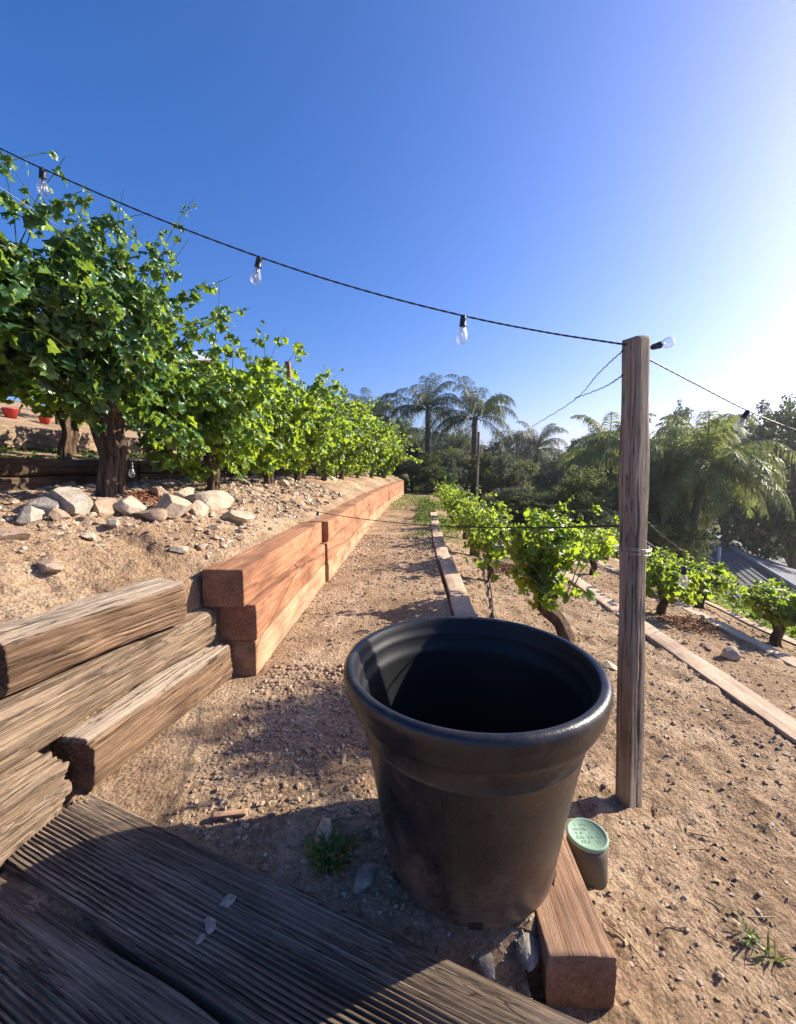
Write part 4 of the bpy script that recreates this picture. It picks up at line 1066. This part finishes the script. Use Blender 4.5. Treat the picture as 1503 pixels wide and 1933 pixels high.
# ------------------------------------------------------------------ broadleaf trees and shrubs
def tree_mesh(seed, nclump, nper, leaf, limb=True, lobes=8):
    """unit tree: height 1, crown radius about .45; returns trunk MB and crown MB"""
    r = np.random.default_rng(seed); tk = MB(); cr = MB(); ends = []
    tk.add(*tube(smooth_path([(0, 0, -.05), (.01, 0, .15), (-.01, .01, .35), (0, 0, .55)], 5), np.linspace(.035, .018, 16), 9, rough=.2, seed=seed))
    for i in range(lobes):
        a = i*2.4+r.uniform(-.4, .4); rr = r.uniform(.12, .36); z = r.uniform(.35, .88)
        if z > .7: rr *= .6
        e = np.array([math.cos(a)*rr, math.sin(a)*rr, z]); s = np.array([0, 0, r.uniform(.15, .45)])
        tk.add(*tube([s, (s+e)/2+np.array([0, 0, .03]), e], [.014, .009, .004], 6)); ends.append(e)
    C = []
    for i in range(nclump):
        e = ends[r.integers(len(ends))]; q = r.normal(size=3); q /= np.linalg.norm(q)
        C.append(e+q*r.uniform(.04, .17)*np.array([1, 1, .8]))
    C = np.array(C); n = nclump*nper
    c = np.repeat(C, nper, 0); q = r.normal(size=(n, 3)); q /= np.linalg.norm(q, axis=1)[:, None]
    pos = c+q*(.045*r.random(n)**.4)[:, None]*np.repeat(r.uniform(.5, 1.5, nclump), nper)[:, None]
    pos[:, 2] = np.maximum(pos[:, 2], .03)
    nor = q+np.array([0, 0, .5])+r.normal(size=(n, 3))*.4
    B = np.array([(0, -.5, 0), (.3, 0, .06), (0, .5, -.05), (-.3, 0, .06)]); Fb = np.array([[0, 1, 2, 3]])
    Z = nor/np.linalg.norm(nor, axis=1)[:, None]; t = r.normal(size=(n, 3)); Yv = t-(t*Z).sum(1)[:, None]*Z; Yv /= np.linalg.norm(Yv, axis=1)[:, None]; Xv = np.cross(Yv, Z)
    sz = leaf*r.uniform(.6, 1.4, n)
    V = pos[:, None]+sz[:, None, None]*(B[None, :, 0:1]*Xv[:, None]+B[None, :, 1:2]*Yv[:, None]+B[None, :, 2:3]*Z[:, None])
    cr.add(V.reshape(-1, 3), [(Fb[None]+(np.arange(n)*4)[:, None, None]).reshape(-1, 4)])
    return tk, cr
TREES = []
for s in range(4):
    tk, cr = tree_mesh(200+s, 300, 40, .021, lobes=14)
    t = mesh_np('trunk', np.concatenate(tk.V), [np.concatenate(f) for f in tk.F.values()]); t.materials.append(M['bark'])
    V = np.concatenate(cr.V); F4 = [np.concatenate(f) for f in cr.F.values()]
    cms = {}
    for mt in ('tree_leaf', 'tree_grey', 'tree_olive'):
        c = mesh_np('crown', V, F4, False); c.materials.append(M[mt]); cms[mt] = c
    TREES.append((t, cms))
def tree(px, topy, Y, width, mat, label, var, group, name='tree', sink=0, X=None, Hh=None):
    p = WY(px, topy, Y); g = gh(p.x, Y)-sink; H = max(p.z-g, 1.0)
    root = empty(name, (p.x, Y, g)); tag(root, label, 'shrub' if name == 'shrub' else 'tree', group)
    t, cms = TREES[var % 4]
    for nm, me in (('trunk', t), ('crown', cms[mat])):
        o = bpy.data.objects.new(nm, me); COL.objects.link(o); o.parent = root
    root.scale = (width, width, H/.98); root.rotation_euler = (0, 0, var*1.7)
    return root
GT = 'trees on the far side of the slope'
tree(1440, 775, 19, 6.5, 'tree_grey', 'big hazy grey green tree at the right edge above the grey roof', 0, GT, sink=.5)
tree(1530, 745, 17, 5.5, 'tree_leaf', 'dark tree cut off by the right edge', 1, GT, sink=.5)
tree(1385, 790, 27, 8, 'tree_leaf', 'dark tree behind the big light green palm clump', 2, GT)
tree(1240, 800, 30, 7, 'tree_grey', 'grey green tree behind the big palm clump, near the post', 3, GT)
tree(1300, 755, 33, 5, 'tree_leaf', 'thin topped tree rising above the big palm clump', 1, GT)
tree(1110, 840, 30, 6.5, 'tree_leaf', 'dark rounded tree left of the wooden post', 2, GT)
tree(1050, 860, 24, 5, 'tree_grey', 'grey green tree between dark palm and post', 0, GT)
tree(985, 848, 34, 5.5, 'tree_leaf', 'dark tree right of the far house', 3, GT)
tree(1090, 900, 18, 4, 'tree_olive', 'olive green tree below the dark rounded tree', 1, GT, sink=.2)
tree(1170, 930, 13, 3, 'tree_olive', 'olive green bush behind the wooden post', 2, GT, sink=.2)
tree(960, 885, 22, 3.6, 'tree_olive', 'olive green bush right of the wide palm trunk', 0, GT)
tree(860, 842, 27, 3.8, 'tree_olive', 'yellow green hedge tree between the two tall palms', 1, GT)
tree(835, 850, 25, 3, 'tree_leaf', 'dark hedge tree behind the left tall palm trunk', 3, GT)
tree(915, 868, 26, 3.5, 'tree_leaf', 'dark hedge tree behind the wide palm trunk', 2, GT)
tree(775, 845, 22, 3.2, 'tree_leaf', 'dark bushy tree left of the tall palm trunk', 0, GT)
tree(735, 820, 21, 3.4, 'tree_leaf', 'dark bushy tree right behind the end of the vine row', 1, GT)
tree(862, 815, 30, 5.0, 'tree_grey', 'hazy grey tree top between the upright palm and the wide palm', 0, GT)
tree(965, 812, 34, 6.0, 'tree_grey', 'hazy grey tree behind the right side of the wide palm', 2, GT)
tree(760, 790, 30, 5.0, 'tree_grey', 'hazy grey tree behind the left side of the upright palm', 1, GT)
tree(1140, 808, 33, 8.0, 'tree_grey', 'hazy grey tree rising immediately left of the wooden post', 1, GT)
tree(690, 790, 26, 4.5, 'tree_grey', 'grey tree behind the far vines', 2, GT)
tree(640, 745, 30, 4.5, 'tree_leaf', 'dark tree top showing above the vine row', 3, GT)
tree(1290, 990, 12.5, 2.0, 'tree_olive', 'low olive bush at the foot of the big palm clump', 2, GT)
tree(1225, 985, 11, 1.9, 'tree_olive', 'low olive bush just right of the wooden post', 3, GT)
tree(1110, 985, 10.5, 2.0, 'tree_leaf', 'low dark bush left of the wooden post', 0, GT)
tree(1040, 960, 12.5, 2.4, 'tree_olive', 'low olive bush beyond the nearest low vine', 1, GT)
tree(990, 940, 15, 2.6, 'tree_leaf', 'low dark bush beyond the low vines', 2, GT)
tree(1160, 1010, 9.5, 1.5, 'tree_leaf', 'small dark bush hidden half by the post', 1, GT)
tree(1480, 1000, 22, 5, 'tree_grey', 'grey bush above the grey roof at the right edge', 3, GT)
tree(1420, 985, 26, 5, 'tree_leaf', 'dark bush above the grey roof behind the palm clump', 0, GT)
g_ = gh(7.9, .9); rt = empty('tree', (7.9, .9, g_)); tag(rt, 'unseen young tree added outside the right edge to cast leafy shadow on the path', 'tree')  # out of view, added and shaped so its leaves shade the path
mb = MB(); mb.add(*tube(smooth_path([(7.9, .9, g_-.4), (7.8, 1.0, 1.2), (7.4, 1.5, 2.8), (6.8, 2.3, 3.4), (6.1, 3.2, 3.6), (5.4, 3.75, 3.5)], 6), np.linspace(.07, .012, 31), 12, rough=.2, seed=3)); mb.build('trunk', M['bark'], rt)
r = np.random.default_rng(44); n_ = 900; mb = MB()
cc = np.array([(5.62, 3.62, 3.3), (5.35, 3.66, 3.2), (5.8, 3.72, 3.6), (5.5, 3.42, 3.0)])[r.integers(0, 4, n_)]+r.normal(size=(n_, 3))*np.array([.17, .12, .12])
mb.add(*leaves(cc, r.normal(size=(n_, 3))+np.array([0, 0, .4]), r.uniform(.05, .10, n_), r, False)); mb.build('crown', M['tree_leaf'], rt, smooth=False)
rb = random.Random(12); seen_l = set()
def blab(i, x, y):
    kind = ['olive', 'dark green', 'greyish', 'yellow green'][i % 4]
    if y > 840 and x < 1010 and i < 12:
        wh = ['behind the last vine of the upper row', 'left of the upright palm trunk', 'between the upright palm and the wide palm', 'right of the wide palm trunk'][min(3, int((x-700)/78))]
        return '%s bush of the far hedge, %s' % (kind, wh)
    wh = 'between the dark palm and the wooden post' if x < 1100 else 'close left of the wooden post' if x < 1190 else 'under the big light green palm clump' if x < 1320 else 'above the grey roof at the right edge'
    ht = 'high' if y < 905 else 'middle' if y < 935 else 'low'
    return '%s bush %s, %s on the slope' % (kind, wh, ht)
spots = [(x, 868+rb.uniform(-14, 10), rb.uniform(18.5, 21), rb.uniform(2.2, 3.2)) for x in range(700, 1010, 26)]
spots += [(rb.uniform(960, 1170), rb.uniform(885, 960), rb.uniform(11, 19), rb.uniform(1.8, 3.0)) for _ in range(16)]
spots += [(rb.uniform(1200, 1300), rb.uniform(900, 980), rb.uniform(12.5, 20), rb.uniform(1.8, 2.8)) for _ in range(9)]
spots += [(rb.uniform(1380, 1600), rb.uniform(860, 960), rb.uniform(24, 32), rb.uniform(4, 6)) for _ in range(9)]
for i, (x, y, Y, w_) in enumerate(spots):
    lb_ = blab(i, x, y)
    if lb_ in seen_l: continue
    seen_l.add(lb_)
    tree(x, y, Y, w_*1.1, ['tree_olive', 'tree_leaf', 'tree_grey', 'tree_olive'][i % 4], lb_, i, 'bushes filling the slope below the terraces', name='shrub', sink=.25)
# far woods on the hills
def woods():
    mb = MB(); r = np.random.default_rng(5); tk, cr = tree_mesh(300, 70, 16, .06, lobes=8)
    V0 = np.concatenate(cr.V); F0 = np.concatenate(cr.F[4]); n = 0
    for _ in range(420):
        px = r.uniform(560, 1700); Y = r.uniform(55, 170); x = (px-CX)/F*Y
        H = r.uniform(3.5, 7); w_ = r.uniform(6, 11); a = r.uniform(0, 6.28); ca, sa = math.cos(a), math.sin(a)
        V = V0@np.array([[ca, sa, 0], [-sa, ca, 0], [0, 0, 1]])*np.array([w_, w_, H])+np.array([x, Y, gh(x, Y)-.5])
        mb.add(V, [F0])
    tag(mb.build('far_woods', M['tree_leaf'], smooth=False, origin=(20, 100, 0)), 'dark wooded hills on the horizon beyond the house', 'woods', kind='stuff')
woods()

# ------------------------------------------------------------------ far house, driveway, canopy
def box(mb, c, s, rot=0):
    x, y, z = s[0]/2, s[1]/2, s[2]/2; ca, sa = math.cos(rot), math.sin(rot)
    V = []
    for a in (-x, x):
        for b in (-y, y):
            for d in (-z, z): V.append((c[0]+a*ca-b*sa, c[1]+a*sa+b*ca, c[2]+d))
    mb.add(V, [np.array([[0, 1, 3, 2], [4, 6, 7, 5], [0, 4, 5, 1], [2, 3, 7, 6], [0, 2, 6, 4], [1, 5, 7, 3]])])
hp = WY(918, 866, 48); hg = gh(hp.x, 48)
house = empty('house', (hp.x, 48, hg)); tag(house, 'far house with pinkish walls and a low tiled roof behind the wide palm', 'house')
top = WY(918, 855, 48).z
mb = MB(); box(mb, (hp.x, 48, (hg+top)/2), (5.4, 5, top-hg)); mb.build('wall', M['wall_cream'], house, False)
mb = MB(); rz = top
mb.add([(hp.x-3.0, 45.2, rz), (hp.x+3.0, 45.2, rz), (hp.x+3.0, 50.8, rz), (hp.x-3.0, 50.8, rz), (hp.x-1.8, 48, rz+.5), (hp.x+1.8, 48, rz+.5)],
       [np.array([[3, 2, 1, 0], [0, 1, 5, 4], [2, 3, 4, 5]]), np.array([[1, 2, 5], [3, 0, 4]])]); mb.build('roof', M['roof_tile'], house, False)
for dx in (-1.7, .1, 1.7):
    mb = MB(); box(mb, (hp.x+dx, 45.49, top-1.1), (.8, .06, .8)); mb.build('window', M['window_dark'], house, False)
# grey roofed house lower down the slope
R0, R1 = np.array([16.4, 22.4, -2.2]), np.array([10.3, 10.1, -2.2])
rd = (R1-R0)/np.linalg.norm(R1-R0); rp = np.array([rd[1], -rd[0], 0])           # rp: across the ridge, towards the terraces
if rp[0] > 0: rp = -rp
lh = empty('house', ((R0+R1)/2)[:3].tolist()); lh.location.z = gh(13, 16); tag(lh, 'low house below the terraces with a grey shingle roof and a white vent pipe', 'house')
def roof_pt(t, s_): 
    p = R0+(R1-R0)*t+rp*s_; return (p[0], p[1], -2.2-abs(s_)*.36)
mb = MB()
n1, n2 = 60, 26
for sgn in (1, -1):
    ss = []; zz = []
    for k in range(n2):                       # shingle courses, each stepped over the next
        ss += [k*3.9/n2, (k+1)*3.9/n2-.002]; zz += [.0, .018]
    V = np.array([[(lambda q: (q[0], q[1], q[2]+dz))(roof_pt(t, sgn*s_)) for s_, dz in zip(ss, zz)] for t in np.linspace(0, 1, n1)])
    mb.add(V.reshape(-1, 3), [grid_faces(n1, len(ss))])
mb.build('roof', M['shingle'], lh, False)
mb = MB(); q0, q1 = Vector(roof_pt(0, 0)), Vector(roof_pt(1, 0)); mb.add(*tube([q0+Vector((0, 0, .0)), (q0+q1)/2, q1], .09, 8)); mb.build('ridge_cap', M['kerb'], lh)
mb = MB(); c_ = (R0+R1)/2; box(mb, (c_[0], c_[1], -5.2), (7.0, float(np.linalg.norm(R1-R0))-.8, 3.4), math.atan2(rd[1], rd[0])-math.pi/2); mb.build('wall', M['wall_cream'], lh, False)
vp = Vector(roof_pt(.62, 1.0)); mb = MB(); mb.add(*tube([vp-Vector((0, 0, .2)), vp+Vector((0, 0, .3)), vp+Vector((0, 0, .8))], .05, 10)); mb.build('vent_pipe', M['white'], lh)
# white canopy peak behind the vines
cb = WY(362, 700, 13); g = gh(cb.x, 13)
can = empty('canopy', (cb.x, 13, g)); tag(can, 'white pointed garden canopy showing above the vines', 'canopy')
tz = WY(362, 655, 13).z; ez = WY(362, 700, 13).z; mb = MB()
mb.add([(cb.x-1.3, 11.7, ez), (cb.x+1.3, 11.7, ez), (cb.x+1.3, 14.3, ez), (cb.x-1.3, 14.3, ez), (cb.x-.1, 13, tz)], [np.array([[0, 1, 4], [1, 2, 4], [2, 3, 4], [3, 0, 4]])]); mb.build('cover', M['white'], can, False)
for a in (-1, 1):
    for b_ in (-1, 1):
        mb = MB(); xx, yy = cb.x+a*1.27, 13+b_*1.27; mb.add(*tube([(xx, yy, gh(xx, yy)-.1), (xx, yy, (ez+g)/2), (xx, yy, ez)], .03, 8)); mb.build('leg', M['white'], can)
# red cushions / pots glimpsed through the vines at left
for (px, py, Y, s, lb) in [(22, 800, 7.2, .11, 'red rounded flowerpot glimpsed through the vines at the left edge'), (85, 800, 7.6, .09, 'smaller red flowerpot glimpsed between the vine trunks')]:
    p = WY(px, py, Y); z = gh(p.x, Y); rt = empty('flowerpot', (p.x, Y, z)); tag(rt, lb, 'flowerpot', 'red pots on the upper terrace')
    mb = MB(); mb.add(*lathe([(0, 0), (s*.65, 0), (s*.95, s*1.2), (s*1.05, s*1.25), (s*1.05, s*1.5), (s*.95, s*1.5), (s*.9, s*1.2), (0, s*1.1)], (p.x, Y, z), 28)); mb.build('pot_wall', M['red'], rt)

# ------------------------------------------------------------------ air
mb = MB(); box(mb, (90, 144, 9), (360, 330, 40))
hz = mb.build('haze', None, smooth=False, origin=(90, 144, 9)); tag(hz, kind='stuff')
hm = bpy.data.materials.new('haze'); hm.use_nodes = True; nt = hm.node_tree; nt.nodes.clear()
o_ = nt.nodes.new('ShaderNodeOutputMaterial'); pv = nt.nodes.new('ShaderNodeVolumePrincipled')
pv.inputs['Color'].default_value = (.95, .95, .95, 1); pv.inputs['Density'].default_value = .0013; pv.inputs['Anisotropy'].default_value = .68
nt.links.new(pv.outputs[0], o_.inputs['Volume']); hz.data.materials.append(hm)
